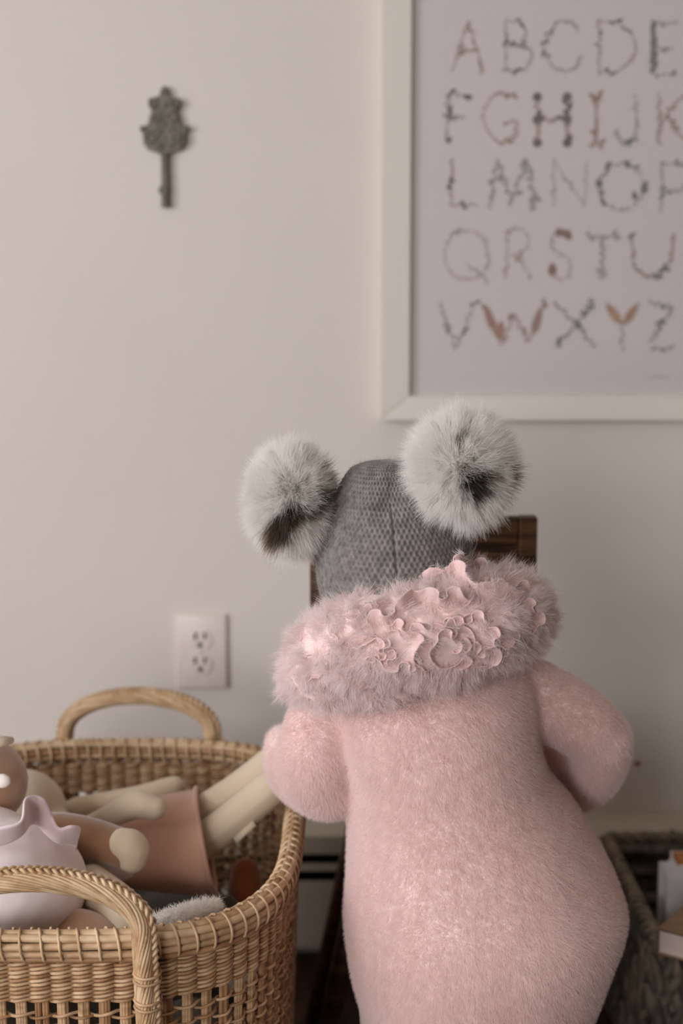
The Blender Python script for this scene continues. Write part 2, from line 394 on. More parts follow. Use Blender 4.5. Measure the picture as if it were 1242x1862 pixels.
LET = {  # strokes in a unit box (x right 0..1, y up 0..1)
 'A': [[(0, 0), (.5, 1)], [(.5, 1), (1, 0)], [(.22, .4), (.78, .4)]],
 'B': [[(.08, 0), (.08, 1)], [(.08, 1), (.6, .97), (.8, .78), (.6, .56), (.1, .53)], [(.1, .53), (.75, .5), (.98, .27), (.7, .03), (.08, 0)]],
 'C': [[(.9, .8), (.65, 1), (.3, .92), (.05, .55), (.15, .2), (.5, 0), (.8, .08), (.95, .3)]],
 'D': [[(.08, 0), (.08, 1)], [(.08, 1), (.6, .95), (1, .6), (.95, .3), (.6, .04), (.08, 0)]],
 'E': [[(.15, 0), (.15, 1)], [(.15, 1), (.9, .97)], [(.15, .5), (.8, .5)], [(.15, 0), (.9, .02)]],
 'F': [[(.1, 0), (.1, 1)], [(.1, 1), (.9, .97)], [(.1, .52), (.7, .5)]],
 'G': [[(.95, .85), (.6, 1), (.25, .92), (.03, .5), (.25, .08), (.6, 0), (.9, .15), (.92, .4)], [(.92, .4), (.6, .4)]],
 'H': [[(.1, 0), (.1, 1)], [(.9, 0), (.9, 1)], [(.1, .5), (.9, .5)]],
 'I': [[(.5, 0), (.5, 1)], [(.1, 1), (.9, 1)], [(.1, 0), (.9, 0)]],
 'J': [[(.85, 1), (.88, .4), (.8, .08), (.5, 0), (.2, .1), (.08, .3)]],
 'K': [[(.1, 0), (.1, 1)], [(.85, 1), (.15, .48)], [(.3, .55), (1, 0)]],
 'L': [[(.15, 1), (.15, .05)], [(.15, .03), (.9, .05)]],
 'M': [[(0, 0), (.2, 1)], [(.2, 1), (.5, .15)], [(.5, .15), (.82, 1)], [(.82, 1), (1, 0)]],
 'N': [[(.08, 0), (.08, 1)], [(.08, 1), (.88, 0)], [(.88, 0), (.92, 1)]],
 'O': [[(.5, 1), (.85, .88), (1, .5), (.85, .12), (.5, 0), (.15, .12), (0, .5), (.15, .88), (.5, 1)]],
 'P': [[(.08, 0), (.12, 1)], [(.12, 1), (.7, .98), (.95, .75), (.7, .48), (.12, .45)]],
 'Q': [[(.5, 1), (.85, .88), (1, .5), (.85, .15), (.5, .05), (.15, .15), (0, .5), (.15, .88), (.5, 1)], [(.5, .35), (1, 0)]],
 'R': [[(.08, 0), (.12, 1)], [(.12, 1), (.65, .98), (.85, .75), (.6, .5), (.12, .48)], [(.4, .48), (1, 0)]],
 'S': [[(.85, .8), (.6, 1), (.25, .92), (.15, .7), (.5, .52), (.85, .35), (.8, .1), (.45, 0), (.12, .15)]],
 'T': [[(.5, 0), (.5, .95)], [(.02, .95), (.98, .95)]],
 'U': [[(.05, 1), (.08, .35), (.3, .03), (.65, .02), (.92, .35), (.98, 1)]],
 'V': [[(0, 1), (.45, 0)], [(.45, 0), (1, 1)]],
 'W': [[(0, 1), (.28, 0)], [(.28, 0), (.5, .75)], [(.5, .75), (.72, .05)], [(.72, .05), (1, 1)]],
 'X': [[(0, 1), (1, 0)], [(.98, 1), (.02, 0)]],
 'Y': [[(0, 1), (.48, .5)], [(1, 1), (.5, .5)], [(.5, .5), (.48, 0)]],
 'Z': [[(.05, 1), (.9, .9)], [(.9, .9), (.1, .2)], [(.1, .1), (.95, .1)]],
}
g1, g2, br, rd, dk, gy = srgb(130, 132, 118), srgb(86, 92, 82), srgb(146, 116, 92), srgb(160, 126, 112), srgb(62, 56, 50), srgb(150, 146, 140)
# char, x0, x1, ytop, ybot in the photograph, base colour, accent colour, leaf size, boldness
LETTERS = [('A', 822, 880, 38, 130, rd, br, .8, 1), ('B', 914, 968, 38, 130, gy, dk, .8, 1), ('C', 987, 1060, 38, 130, gy, g2, .9, 1), ('D', 1083, 1155, 38, 132, br, g2, .9, .8), ('E', 1182, 1236, 40, 136, gy, g2, .8, 1),
 ('F', 808, 860, 170, 262, gy, dk, 1.1, 1), ('G', 877, 944, 168, 258, rd, br, .9, .8), ('H', 970, 1038, 172, 262, br, dk, 1.1, 1.2), ('I', 1066, 1098, 174, 262, rd, br, 1.1, 1.2), ('J', 1116, 1162, 172, 262, g1, g2, .9, 1), ('K', 1192, 1252, 172, 264, rd, br, 1.0, 1),
 ('L', 812, 870, 288, 376, br, dk, .9, 1), ('M', 888, 974, 290, 380, gy, gy, 1.2, 1), ('N', 1000, 1072, 292, 374, gy, gy, .7, .7), ('O', 1092, 1168, 296, 382, gy, g2, .9, .8), ('P', 1197, 1256, 298, 388, g1, g2, .8, 1),
 ('Q', 808, 888, 418, 512, rd, gy, .7, .8), ('R', 916, 968, 416, 506, gy, rd, .7, .8), ('S', 994, 1044, 418, 508, rd, br, .7, .7), ('T', 1064, 1128, 424, 508, gy, gy, 1.2, 1), ('U', 1146, 1224, 424, 502, br, g2, 1.0, 1.2),
 ('V', 800, 864, 548, 632, gy, g2, .9, 1), ('W', 880, 990, 552, 626, rd, br, 1.0, .9), ('X', 1008, 1082, 548, 632, g1, g2, 1.0, 1), ('Y', 1102, 1162, 550, 636, gy, br, .9, .8), ('Z', 1176, 1228, 548, 642, gy, g2, 1.2, 1)]
def leaf_shape(cx, cz, ang, L, W, V, Fc):
    c, s = math.cos(ang), math.sin(ang); b = len(V)
    for u, v in ((0, 0), (.3, .5), (.7, .4), (1, 0), (.7, -.4), (.3, -.5)):
        V.append((cx + (u * L) * c - v * W * s, PY - .0004 - random.random() * .0004, cz + (u * L) * s + v * W * c))
    Fc.append(tuple(range(b, b + 6)))
def letter(ch, x0, x1, yt, yb, c1, c2, size, bold):
    V, Fc, Cl = [], [], []
    def pt(u, v): return at(x0 + u * (x1 - x0), yb - v * (yb - yt), PY)
    for st in LET[ch]:
        P = spline(st, 40) if len(st) > 2 else spline(st, 24)
        W3 = [pt(*p) for p in P]
        L = sum((W3[i + 1] - W3[i]).length for i in range(len(W3) - 1))
        # stem
        for i in range(len(W3) - 1):
            a, b = W3[i], W3[i + 1]; ang = math.atan2(b.z - a.z, b.x - a.x)
            leaf_shape(a.x, a.z, ang, (b - a).length * 1.3, .0010 * bold, V, Fc); Cl.append(c1)
        n = max(5, int(L / .0034 * bold)); bunch = random.random() * 6
        for i in range(n):
            t = (i + random.random() * .7) / n; p = W3[min(int(t * (len(W3) - 1)), len(W3) - 2)]; q = W3[min(int(t * (len(W3) - 1)), len(W3) - 2) + 1]
            ang = math.atan2(q.z - p.z, q.x - p.x) + random.choice((-1, 1)) * random.uniform(.4, 1.1)
            heavy = math.sin(t * 9 + bunch) > .45
            s = size * random.uniform(.7, 1.3) * (1.35 if heavy else .85)
            leaf_shape(p.x, p.z, ang, .0062 * s, .0032 * s, V, Fc)
            cc = c2 if heavy else c1; k = random.uniform(.75, 1.2); Cl.append((cc[0] * k, cc[1] * k, cc[2] * k, 1))
    if ch == 'H':
        for u in (.1, .9):
            for v in (.03, .5, .95):
                p = pt(u, v)
                for k in range(10): leaf_shape(p.x, p.z, k * .628, .0072, .005, V, Fc); Cl.append(srgb(70, 52, 44))
    if ch in 'YWS':
        spots = {'Y': [((.45, .52), (.02, 1), srgb(176, 128, 84)), ((.52, .52), (.98, 1), srgb(160, 120, 80))],
                 'W': [((.2, .25), (0, 1), srgb(150, 104, 84)), ((.22, .1), (.3, .6), srgb(160, 108, 80)), ((.8, .2), (.95, .95), srgb(146, 116, 100))],
                 'S': [((.3, .9), (.62, 1.0), srgb(120, 84, 62)), ((.2, .05), (.2, .35), srgb(126, 84, 58)), ((.6, 1), (.9, .8), srgb(120, 84, 62))]}[ch]
        for (a, b, c) in spots:
            p, q = pt(*a), pt(*b); leaf_shape(p.x, p.z, math.atan2(q.z - p.z, q.x - p.x), (q - p).length, .0125, V, Fc); Cl.append(c)
    if ch == 'E':
        for k in range(22):
            p = pt(.12 + random.uniform(-.06, .06), k / 24); leaf_shape(p.x, p.z, random.uniform(1.2, 1.9), .012, .005, V, Fc); Cl.append(srgb(96, 102, 94))
    if ch == 'O':
        for u, v in ((.12, .85), (.95, .35), (.85, .2), (.97, .45), (.05, .5)):
            p = pt(u, v); leaf_shape(p.x, p.z, random.uniform(0, 3), .014, .008, V, Fc); Cl.append(srgb(92, 90, 78))
    me = mesh_from(V, Fc); a = me.attributes.new('tint', 'FLOAT_COLOR', 'FACE')
    a.data.foreach_set('color', (np.array(Cl) * .78 + np.array(PAP) * .22).astype(np.float32).ravel())
    put('printed_letter', me, m_leaf, fr, False)['label'] = 'letter ' + ch + ' drawn with leaves and stems'
for l in LETTERS: letter(*l)
V, Fc = [], []
for k in range(7):
    p = at(1180 + k * 5.4, 686, PY); leaf_shape(p.x, p.z, 0, .003, .0022, V, Fc)
me = mesh_from(V, Fc); a = me.attributes.new('tint', 'FLOAT_COLOR', 'FACE'); a.data.foreach_set('color', np.tile(np.array(srgb(150, 140, 136), np.float32), len(Fc)))
put('printed_caption', me, m_leaf, fr, False)

# ------------------------------------------------------------------ iron key ornament on the wall
kd = 1.9925
key = empty('ornamental_key', at(299, 376, kd), 'ornate grey cast iron key hanging on the wall above the outlet', 'wall decoration')
half = [(299, 155), (306, 163), (308, 174), (318, 178), (328, 182), (328, 194), (322, 202), (327, 214), (328, 224), (332, 229), (343, 229), (344, 237), (338, 243), (338, 252), (337, 262), (330, 272), (318, 276), (309, 279), (306, 283)]
out = [at(x, y, kd) for x, y in half] + [at(598 - x, y, kd) for x, y in half[::-1][:-1]]
Ka, Kb = kd - .004, 1.9995
n = len(out)
bm = bmesh.new()
vf = [bm.verts.new((p.x, Ka, p.z)) for p in out]; vb = [bm.verts.new((p.x, Kb, p.z)) for p in out]
bm.faces.new(vf); bm.faces.new(vb[::-1])
for i in range(n): bm.faces.new((vf[i], vb[i], vb[(i + 1) % n], vf[(i + 1) % n]))
bow = put('bow', bm_mesh(bm), m_iron, key, False); bv = bow.modifiers.new('b', 'BEVEL'); bv.width = .002; bv.segments = 2
def curl(cx, cy, r, a0, turns, sgn, rad=.0021):
    P = []
    for k in range(26):
        t = k / 25; a = a0 + sgn * t * turns * 2 * math.pi; rr = r * (1 - .7 * t)
        p = at(cx + rr * math.cos(a), cy + rr * math.sin(a), kd); P.append((p.x, Ka - .0005, p.z))
    tube('scroll', P, np.linspace(rad, rad * 1.2, 26), m_iron, key, sides=6)
for sx in (-1, 1):
    curl(299 + sx * 21, 188, 10, 1.5, 1.2, sx); curl(299 + sx * 14, 215, 12, -1.2, 1.3, -sx); curl(299 + sx * 24, 252, 14, 0, 1.3, sx)
    curl(299 + sx * 11, 240, 8, 2, 1.2, -sx); curl(299 + sx * 9, 265, 8, 3, 1.1, sx); curl(299 + sx * 38, 234, 5, 3, 1.1, sx, .0017)
m_hole = m_iron
for (x, y, r) in ((299, 192, 5), (299, 225, 6), (299, 252, 5), (299, 170, 4)):
    p = at(x, y, kd); bm = bmesh.new(); bmesh.ops.create_uvsphere(bm, u_segments=10, v_segments=6, radius=r / ppm(kd, 1.5))
    for v in bm.verts: v.co.y *= .6; v.co += Vector((p.x, Ka, p.z))
    put('stud', bm_mesh(bm), m_iron, key)
p0, p1 = at(300, 278, kd), at(301, 372, kd)
tube('shaft', [(p0.x, Ka + .003, p0.z), (p1.x, Ka + .003, p1.z)], 7.2 / ppm(kd, 1.3), m_iron, key, sides=12)
for y, r in ((372, 8.0), (348, 8.6), (340, 8.2), (322, 7.8)):
    p = at(300.6, y, kd); tube('collar_ring', [(p.x, Ka + .003, p.z - .004), (p.x, Ka + .003, p.z + .004)], r / ppm(kd, 1.3), m_iron, key, sides=12)
a, b = at(289, 352, kd), at(300, 340, kd); box('bit', (a.x, Ka, a.z), (b.x, Ka + .005, b.z), m_iron, key, .001)

# ------------------------------------------------------------------ power outlet
od = 1.993
ol = empty('power_outlet', at(366, 1252, od), 'white duplex power outlet plate on the wall above the basket handle', 'outlet')
a, b = at(320, 1252, od), at(412, 1117, od)
box('face_plate', (a.x, od, a.z), (b.x, 1.9995, b.z), m_plate, ol, .003, True)
for cy, slots in ((1163, ((356, 1156), (373, 1156), (364, 1172))), (1207, ((355, 1200), (373, 1200), (365, 1216)))):
    p = at(365, cy, od); bm = bmesh.new(); bmesh.ops.create_cone(bm, cap_ends=True, segments=28, radius1=.0165, radius2=.0158, depth=.003)
    for v in bm.verts:
        z, y = v.co.y, v.co.z; z = max(-.0135, min(.0135, z)); v.co = Vector((p.x + v.co.x, od - .001 - y, p.z + z))
    rc = put('receptacle', bm_mesh(bm), m_plate, ol, False)
    for k, (x, y) in enumerate(slots):
        q = at(x, y, od)
        if k < 2: box('slot', (q.x - .0017, od - .0031, q.z - .0048), (q.x + .0017, od - .002, q.z + .0048), m_black, rc)
        else: tube('ground_hole', [(q.x, od - .0031, q.z), (q.x, od - .002, q.z)], .0036, m_black, rc, sides=10)
p = at(365, 1185, od); tube('screw', [(p.x, od - .001, p.z), (p.x, od + .001, p.z)], .003, m_plate, ol, sides=12)

# small red-brown spot on the wall
bm = bmesh.new(); bmesh.ops.create_uvsphere(bm, u_segments=16, v_segments=8, radius=.0042); p = at(1159, 1388, 2.0)
for v in bm.verts: v.co.y *= .35
for v in bm.verts: v.co += Vector((p.x, 1.999, p.z))
o = put('wall_tack', bm_mesh(bm), m_red); origin_to_base(o)
tag(o, 'tiny round red-brown tack head on the bare wall beside the child\'s right elbow', 'tack')

# ------------------------------------------------------------------ dark wooden chair behind the child
ch = empty('wooden_chair', (0.09, 1.6, 0), 'small dark walnut chair with ladder back and splayed legs behind the child', 'chair')
cd = 1.56
cL, cR = at(563, 1000, cd).x, at(977, 1000, cd).x; cT = at(800, 941, cd).z; seat_z = .425; th = .024
pw_ = 0.020
for xa in (cL, cR - pw_):
    box('back_post', (xa, cd, seat_z - .01), (xa + pw_, cd + th, cT), m_walnut, ch, .002)
z = cT
for hgt, gap in ((.030, .010), (.026, .010), (.026, .04), (.02, .05)):
    box('back_slat', (cL + pw_, cd + .004, z - hgt), (cR - pw_, cd + th - .004, z), m_walnut, ch, .003); z -= hgt + gap
box('back_panel', (cL + pw_, cd + .016, cT - .115), (cR - pw_, cd + .020, cT - .002), m_walnut, ch)
box('seat', (cL - .006, cd - .02, seat_z - .025), (cR + .006, cd + .25, seat_z), m_walnut, ch, .005)
for (sx, sy) in ((-1, -1), (1, -1), (-1, 1), (1, 1)):
    xt = (at(694, 1440, cd).x) if sx < 0 else (cR - (at(694, 1440, cd).x - cL)); yt = cd + .015 if sy < 0 else cd + .21
    tube('leg', [(xt, yt, seat_z - .02), (xt + sx * .085, yt + sy * .02, 0.0)], [.014, .011], m_walnut, ch, sides=10)

# ------------------------------------------------------------------ big wicker basket
BX, BY, BA, BB = -.256, 1.415, .207, .272      # centre and half sizes at the rim
RZ = .418                                      # rim height
def ringpt(t, z, off=0.0):
    """t in 0..1 round the rounded rectangle; walls lean in a little towards the floor"""
    k = .93 + .07 * (z / RZ); a, b = (BA + off) * k, (BB + off) * k
    ang = t * 2 * math.pi; e = 2 / 3.4; c, s = math.cos(ang), math.sin(ang)
    lift = 0
    return np.array([BX + a * math.copysign(abs(c) ** e, c), BY + b * math.copysign(abs(s) ** e, s), z + lift])
# arc-length table
TT = np.linspace(0, 1, 2001); PP = np.array([ringpt(t, RZ) for t in TT]); SS = np.concatenate([[0], np.cumsum(np.linalg.norm(np.diff(PP, axis=0), axis=1))]); PER = SS[-1]
def t_of(s): return np.interp((s % 1.0) * PER, SS, TT)
NST = 92                                       # stakes
NS = NST * 6
TS = np.array([t_of(i / NS) for i in range(NS)])
C_, S_ = np.cos(TS * 2 * math.pi), np.sin(TS * 2 * math.pi)
def ringarr(z, off):
    k = .93 + .07 * (z / RZ); e = 2 / 3.4
    return np.stack([BX + (BA + off) * k * np.sign(C_) * abs(C_) ** e, BY + (BB + off) * k * np.sign(S_) * abs(S_) ** e, np.broadcast_to(z, C_.shape)], 1)
bk = empty('wicker_basket', (BX, BY, 0), 'large golden wicker basket with braided arched handles holding cloth dolls', 'basket')
ph = np.arange(NS) / 6.0
def weaver(z, par, r, mat, wav=.0030, name='weaver', flat=.8):
    off = wav * np.cos(math.pi * (ph + par)) + np.random.default_rng(int(z * 1e5)).normal(0, .00025, NS)
    zz = z + .0014 * np.sin(math.pi * (ph + par) + .6) + .0006 * np.sin(ph * .7 + par * 3)
    P = ringarr(zz, off); V, Fc = tube_arrays(P, r, sides=6, closed=True, up=(0, 0, 1.0), flat=flat)
    return put(name, mesh_from(V, Fc), mat, bk)
mats = [m_wicker, m_wicker2, m_wicker]
z = RZ - .026; i = 0
while z > RZ - .062:
    weaver(z, 0, .0021, mats[i % 3], wav=.0042); weaver(z - .0008, 1, .0021, mats[(i + 1) % 3], wav=.0042); z -= .0037; i += 1
zo = z
z = zo - .010; i = 0
while z > .20:
    weaver(z, i % 2, .0017, mats[i % 3], wav=.0048, flat=.9); weaver(z - .0028, (i + 1) % 2, .0015, mats[(i + 1) % 3], wav=.0048, flat=.9)
    z -= .0128; i += 1
while z > .006:
    weaver(z, i % 2, .0034, mats[i % 3], flat=.9); z -= .0058; i += 1
# stakes: each a bundle of canes
for k in range(NST):
    m = MB()
    for c in (-1.5, -.5, .5, 1.5):
        s = (k + c * .115) / NST; t = t_of(s); jit = random.uniform(-.0006, .0006)
        P = [ringpt(t, zz, jit + (.0006 if abs(c) > 1 else .0014)) for zz in (.002, .12, .22, .30, .36, RZ - .012)]
        m.tube(P, .0021, sides=6)
    put('stake', m.mesh(), m_wicker if k % 3 else m_wicker2, bk)
# rim: bundle of long canes and wraps
for j, (dz, off, r) in enumerate(((.0, .0, .0042), (-.0015, .0055, .0036), (-.0015, -.0055, .0036), (-.0085, .0062, .0036), (-.0085, -.006, .0036), (-.0152, .0058, .0034), (-.0152, -.0055, .0034), (-.021, .0045, .003))):
    nz = .0007 * np.sin(ph * .37 + j * 2); P = ringarr(RZ + dz + nz, off + .0004 * np.sin(ph * .9 + j))
    V, Fc = tube_arrays(P, r, sides=8, closed=True, up=(0, 0, 1.0)); put('rim_cane', mesh_from(V, Fc), m_grass if j < 3 else mats[j % 3], bk)
NW = 104
for k in range(NW):
    s = k / NW; P = []
    for q in range(15):
        a = q / 14 * 2 * math.pi * 1.0; t = t_of(s + .006 * (q / 14))
        P.append(ringpt(t, RZ - .0095 + .0150 * math.cos(a), .0108 * math.sin(a)))
    tube('rim_wrap', P, .0013, m_grass, bk, sides=5)
# braided handles
def handle(yc, sgn, xc=-.256):
    h = []
    for a in np.linspace(0, math.pi, 60):
        h.append((xc + .0905 * math.cos(a), yc, RZ + .004 + .050 * math.sin(a) ** .85))
    down = lambda x: [(x, yc + (RZ - zz) * .06 * -sgn, zz) for zz in np.linspace(RZ, RZ - .19, 40)[1:]]
    L = down(xc - .0905)[::-1]; R = down(xc + .0905)
    R = [(x + .004 * i / 40, y, z) for i, (x, y, z) in enumerate(R)]
    path = spline((L + h[::-1] + R)[::4], 220)
    path = np.array(path); P, T = frames(path)
    side = np.array([0, 1.0, 0]); N = np.cross(T, side); N = unit(N); B = np.cross(T, N)
    hd = tube('handle', path, .0078, m_wicker2, bk, sides=10)
    s = np.concatenate([[0], np.cumsum(np.linalg.norm(np.diff(path, axis=0), axis=1))])
    for j in range(22):                                             # long strands laid slantwise round the core
        a = s * 28 + j * 2 * math.pi / 22
        Q = path + (np.cos(a)[:, None] * N + np.sin(a)[:, None] * B) * (.0083 + .0006 * np.sin(s * 90 + j))[:, None]
        tube('strand', Q[::1], .00165, (m_grass, m_wicker, m_grass)[j % 3], hd, sides=5)
    outer = -N if (N[110] @ np.array([0, 0, 1.0])) < 0 else N
    for j in range(3):                                              # plait along the outer ridge
        a = s * 300 + j * 2 * math.pi / 3
        Q = path + outer * (.0094 + .0012 * np.sin(2 * a))[:, None] + B * (.0042 * np.sin(a))[:, None] 
        Q = np.stack([np.interp(np.linspace(0, 1, 900), np.linspace(0, 1, 220), c) for c in
                      (path[:, 0], path[:, 1], path[:, 2])], 1)
        sf = np.interp(np.linspace(0, 1, 900), np.linspace(0, 1, 220), s)
        On = np.stack([np.interp(np.linspace(0, 1, 900), np.linspace(0, 1, 220), outer[:, c]) for c in range(3)], 1)
        Bn = np.stack([np.interp(np.linspace(0, 1, 900), np.linspace(0, 1, 220), B[:, c]) for c in range(3)], 1)
        a = sf * 330 + j * 2 * math.pi / 3
        Q = Q + On * (.0090 + .0014 * np.sin(2 * a))[:, None] + Bn * (.0046 * np.sin(a))[:, None]
        tube('plait', Q, .0018, m_grass, hd, sides=5)
    for x in (xc - .0905, xc + .0925):
        for dz in (.028, .034, .052, .058, .085, .091):
            Q = [(x + .0112 * math.cos(a), yc + dz * .06 * -sgn + .0112 * math.sin(a), RZ - dz + .001 * math.sin(a)) for a in np.linspace(0, 2 * math.pi, 16)]
            tube('binding', Q, .0014, m_wicker, hd, sides=5)
handle(BY - BB - .014, -1); handle(BY + BB + .012, 1, -.250)
bm = bmesh.new(); vs = [bm.verts.new(ringpt(t_of(k / 80), .006, -.004)) for k in range(80)]; bm.faces.new(vs)
put('basket_base', bm_mesh(bm), m_wicker2, bk, False)

# ------------------------------------------------------------------ contents of the basket
# dark folded cloth that fills the basket underneath
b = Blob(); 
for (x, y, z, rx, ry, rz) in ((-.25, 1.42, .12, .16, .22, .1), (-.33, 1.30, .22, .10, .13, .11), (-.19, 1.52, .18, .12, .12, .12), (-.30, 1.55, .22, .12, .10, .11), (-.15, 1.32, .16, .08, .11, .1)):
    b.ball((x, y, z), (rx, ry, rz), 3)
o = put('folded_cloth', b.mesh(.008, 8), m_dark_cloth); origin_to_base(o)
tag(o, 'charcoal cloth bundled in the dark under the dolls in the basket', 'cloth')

# doll in the peach dress, lying with its legs over the rim
d2 = empty('cloth_doll', at(260, 1560, 1.46), 'cream cloth doll in peach dress lying with both legs stretched to the basket corner', 'doll')
def P_(l): return [at(*q) for q in l]
b = Blob(); b.chain(P_([(90, 1505, 1.50), (150, 1525, 1.49), (230, 1530, 1.48), (300, 1530, 1.475)]), [.024, .022, .026, .026], .3)
b.ball(at(40, 1480, 1.52), (.05, .05, .05), 3)
b.chain(P_([(140, 1470, 1.55), (240, 1452, 1.555), (318, 1432, 1.55)]), [.014, .014, .014], .3)
arm2 = Blob().chain(P_([(160, 1500, 1.44), (205, 1482, 1.418), (245, 1464, 1.408), (282, 1470, 1.406)]), [.010, .013, .0155, .013], .25)
body2 = put('body', b.mesh(.0035, 5), m_linen, d2)
put('arm', arm2.mesh(.0025, 4), m_linen, d2)
l_ = Blob().chain(P_([(330, 1496, 1.485), (420, 1440, 1.49), (488, 1390, 1.495), (498, 1380, 1.495)]), [.0165, .0168, .0175, .015], .25); put('leg', l_.mesh(.0025, 4), m_linen, d2)
l_ = Blob().chain(P_([(335, 1555, 1.455), (420, 1493, 1.455), (485, 1438, 1.455), (495, 1427, 1.455)]), [.0205, .0202, .0195, .015], .25); put('leg', l_.mesh(.0025, 4), m_linen, d2)
# dress: a flared sleeve of cloth
def flared(rings, seg=64, ruffle=0.0, nr=7):
    V = []; Fc = []
    for i, (c, ax, r1, r2, up) in enumerate(rings):
        ax = ax.normalized(); u = (up - ax * up.dot(ax)).normalized(); w_ = ax.cross(u); f = i / (len(rings) - 1)
        for k in range(seg):
            a = 2 * math.pi * k / seg; q = 1 + ruffle * f * f * math.sin(nr * a + .5)
            V.append(c + u * (r1 * q * math.cos(a)) + w_ * (r2 * q * math.sin(a)) + ax * (.006 * f * f * math.sin(2 * a + 1)))
    for i in range(len(rings) - 1):
        for k in range(seg): Fc.append((i * seg + k, i * seg + (k + 1) % seg, (i + 1) * seg + (k + 1) % seg, (i + 1) * seg + k))
    return mesh_from(V, Fc)
def cloth(name, me, mat, parent, th=.0016, sub=1):
    o = put(name, me, mat, parent)
    s = o.modifiers.new('s', 'SOLIDIFY'); s.thickness = th; s.offset = 1
    if sub: q = o.modifiers.new('u', 'SUBSURF'); q.levels = sub; q.render_levels = sub
    return o
dsec = [((120, 1496), (112, 1556)), ((160, 1488), (140, 1580)), ((210, 1470), (185, 1602)), ((262, 1453), (235, 1616)), ((310, 1442), (285, 1622)), ((338, 1438), (335, 1626)), ((350, 1436), (372, 1630)), ((356, 1434), (390, 1626))]
dsec = [(spline([p[0] for p in dsec], 24)[i], spline([p[1] for p in dsec], 24)[i]) for i in range(24)]
V, Fc, hem, sg = [], [], [], 56
for i, (tp, bt_) in enumerate(dsec):
    T_, B_ = at(tp[0], tp[1], 1.50), at(bt_[0], bt_[1], 1.405); c = (T_ + B_) / 2; h = (T_ - B_) / 2; f = i / 23
    dv = Vector((.0, .032 + .008 * f, -.016))
    for k in range(sg):
        a = 2 * math.pi * k / sg; q = 1 + .05 * f * math.sin(5 * a)
        V.append(c + h * math.cos(a) * q + dv * math.sin(a) * q)
    if i == 23: hem = V[-sg:]
for i in range(23):
    for k in range(sg): Fc.append((i * sg + k, i * sg + (k + 1) % sg, (i + 1) * sg + (k + 1) % sg, (i + 1) * sg + k))
cloth('dress', mesh_from(V, Fc), m_peach, d2, .002)
tube('hem', [tuple(q) for q in hem], .0030, m_peach, d2, closed=True)
# seam tag on the lower leg
tg = P_([(424, 1522, 1.44), (458, 1490, 1.44)]); tg2 = P_([(430, 1534, 1.435), (465, 1501, 1.435)])
cloth('seam_tag', mesh_from([tg[0], tg[1], tg2[1], tg2[0]], [(0, 1, 2, 3)]), m_linen, d2, .001, 0)

# round mauve doll at the left end
d1 = empty('round_doll', at(20, 1690, 1.27), 'round-bodied tan doll in pale mauve with frilled collar behind the front basket handle', 'doll')
pm = ppm(1.27, .42)
b = Blob(); c = at(8, 1612, 1.27); b.ball(c, (152 / pm, .075, 122 / pm), 3)
c2 = at(-50, 1560, 1.29); b.ball(c2, (.07, .06, .05), 3)
put('romper', b.mesh(.004, 4), m_mauve, d1)
b = Blob(); pm2 = ppm(1.36, .45)
b.ball(at(-66, 1425, 1.36), (116 / pm2, .062, 92 / pm2), 3)
b.ball(at(-40, 1500, 1.33), .03, 3)
b.chain(P_([(90, 1690, 1.25), (150, 1700, 1.24), (190, 1720, 1.23)]), [.022, .024, .024], .3)
put('body', b.mesh(.0035, 4), m_tan, d1)
b = Blob(); b.chain(P_([(60, 1515, 1.32), (130, 1518, 1.325), (190, 1533, 1.325), (225, 1545, 1.32)]), [.0215, .0215, .021, .020], .3); put('arm', b.mesh(.003, 4), m_brown, d1)
b = Blob(); b.chain(P_([(224, 1535, 1.315), (240, 1542, 1.313), (240, 1558, 1.315)]), [.0165, .0180, .0165], .3); put('hand', b.mesh(.003, 4), m_linen, d1)
b = Blob(); b.chain(P_([(128, 1560, 1.35), (170, 1572, 1.35), (225, 1582, 1.36)]), [.022, .019, .012], .3); put('sleeve', b.mesh(.003, 4), m_mauve, d1)
b = Blob(); b.chain(P_([(165, 1612, 1.30), (205, 1640, 1.27), (245, 1680, 1.24), (262, 1700, 1.235)]), [.022, .021, .021, .017], .3); put('stocking_leg', b.mesh(.003, 4), m_linen, d1)
b = Blob(); b.ball(at(4, 1420, 1.302), (.0085, .005, .0072), 3); put('cheek', b.mesh(.0015, 2), m_cream, d1)
b = Blob(); b.chain(P_([(-40, 1350, 1.33), (0, 1348, 1.33), (20, 1346, 1.34)]), [.010, .006, .004], .3); put('ear', b.mesh(.002, 2), m_linen, d1)
up_ = [(-90, 1520, 1.22), (-40, 1508, 1.21), (5, 1500, 1.205), (36, 1490, 1.21), (42, 1452, 1.225), (62, 1443, 1.235), (82, 1450, 1.24), (96, 1478, 1.25), (108, 1502, 1.245), (128, 1498, 1.24), (146, 1502, 1.25), (143, 1520, 1.26)]
lo_ = [(-90, 1548, 1.23), (-40, 1540, 1.22), (5, 1534, 1.22), (36, 1518, 1.225), (52, 1500, 1.26), (66, 1497, 1.27), (76, 1505, 1.265), (90, 1520, 1.26), (106, 1530, 1.26), (124, 1532, 1.265), (138, 1536, 1.27), (140, 1545, 1.275)]
A = spline([tuple(at(*q)) for q in up_], 70); Bq = spline([tuple(at(*q)) for q in lo_], 70)
V = []; Fc = []
for i in range(70):
    for k in range(6): V.append(tuple(A[i] * (1 - k / 5) + Bq[i] * (k / 5)))
Fc = [(i * 6 + k, i * 6 + k + 1, i * 6 + k + 7, i * 6 + k + 6) for i in range(69) for k in range(5)]
cloth('frilled_collar', mesh_from(V, Fc), m_mauve2, d1, .0035)

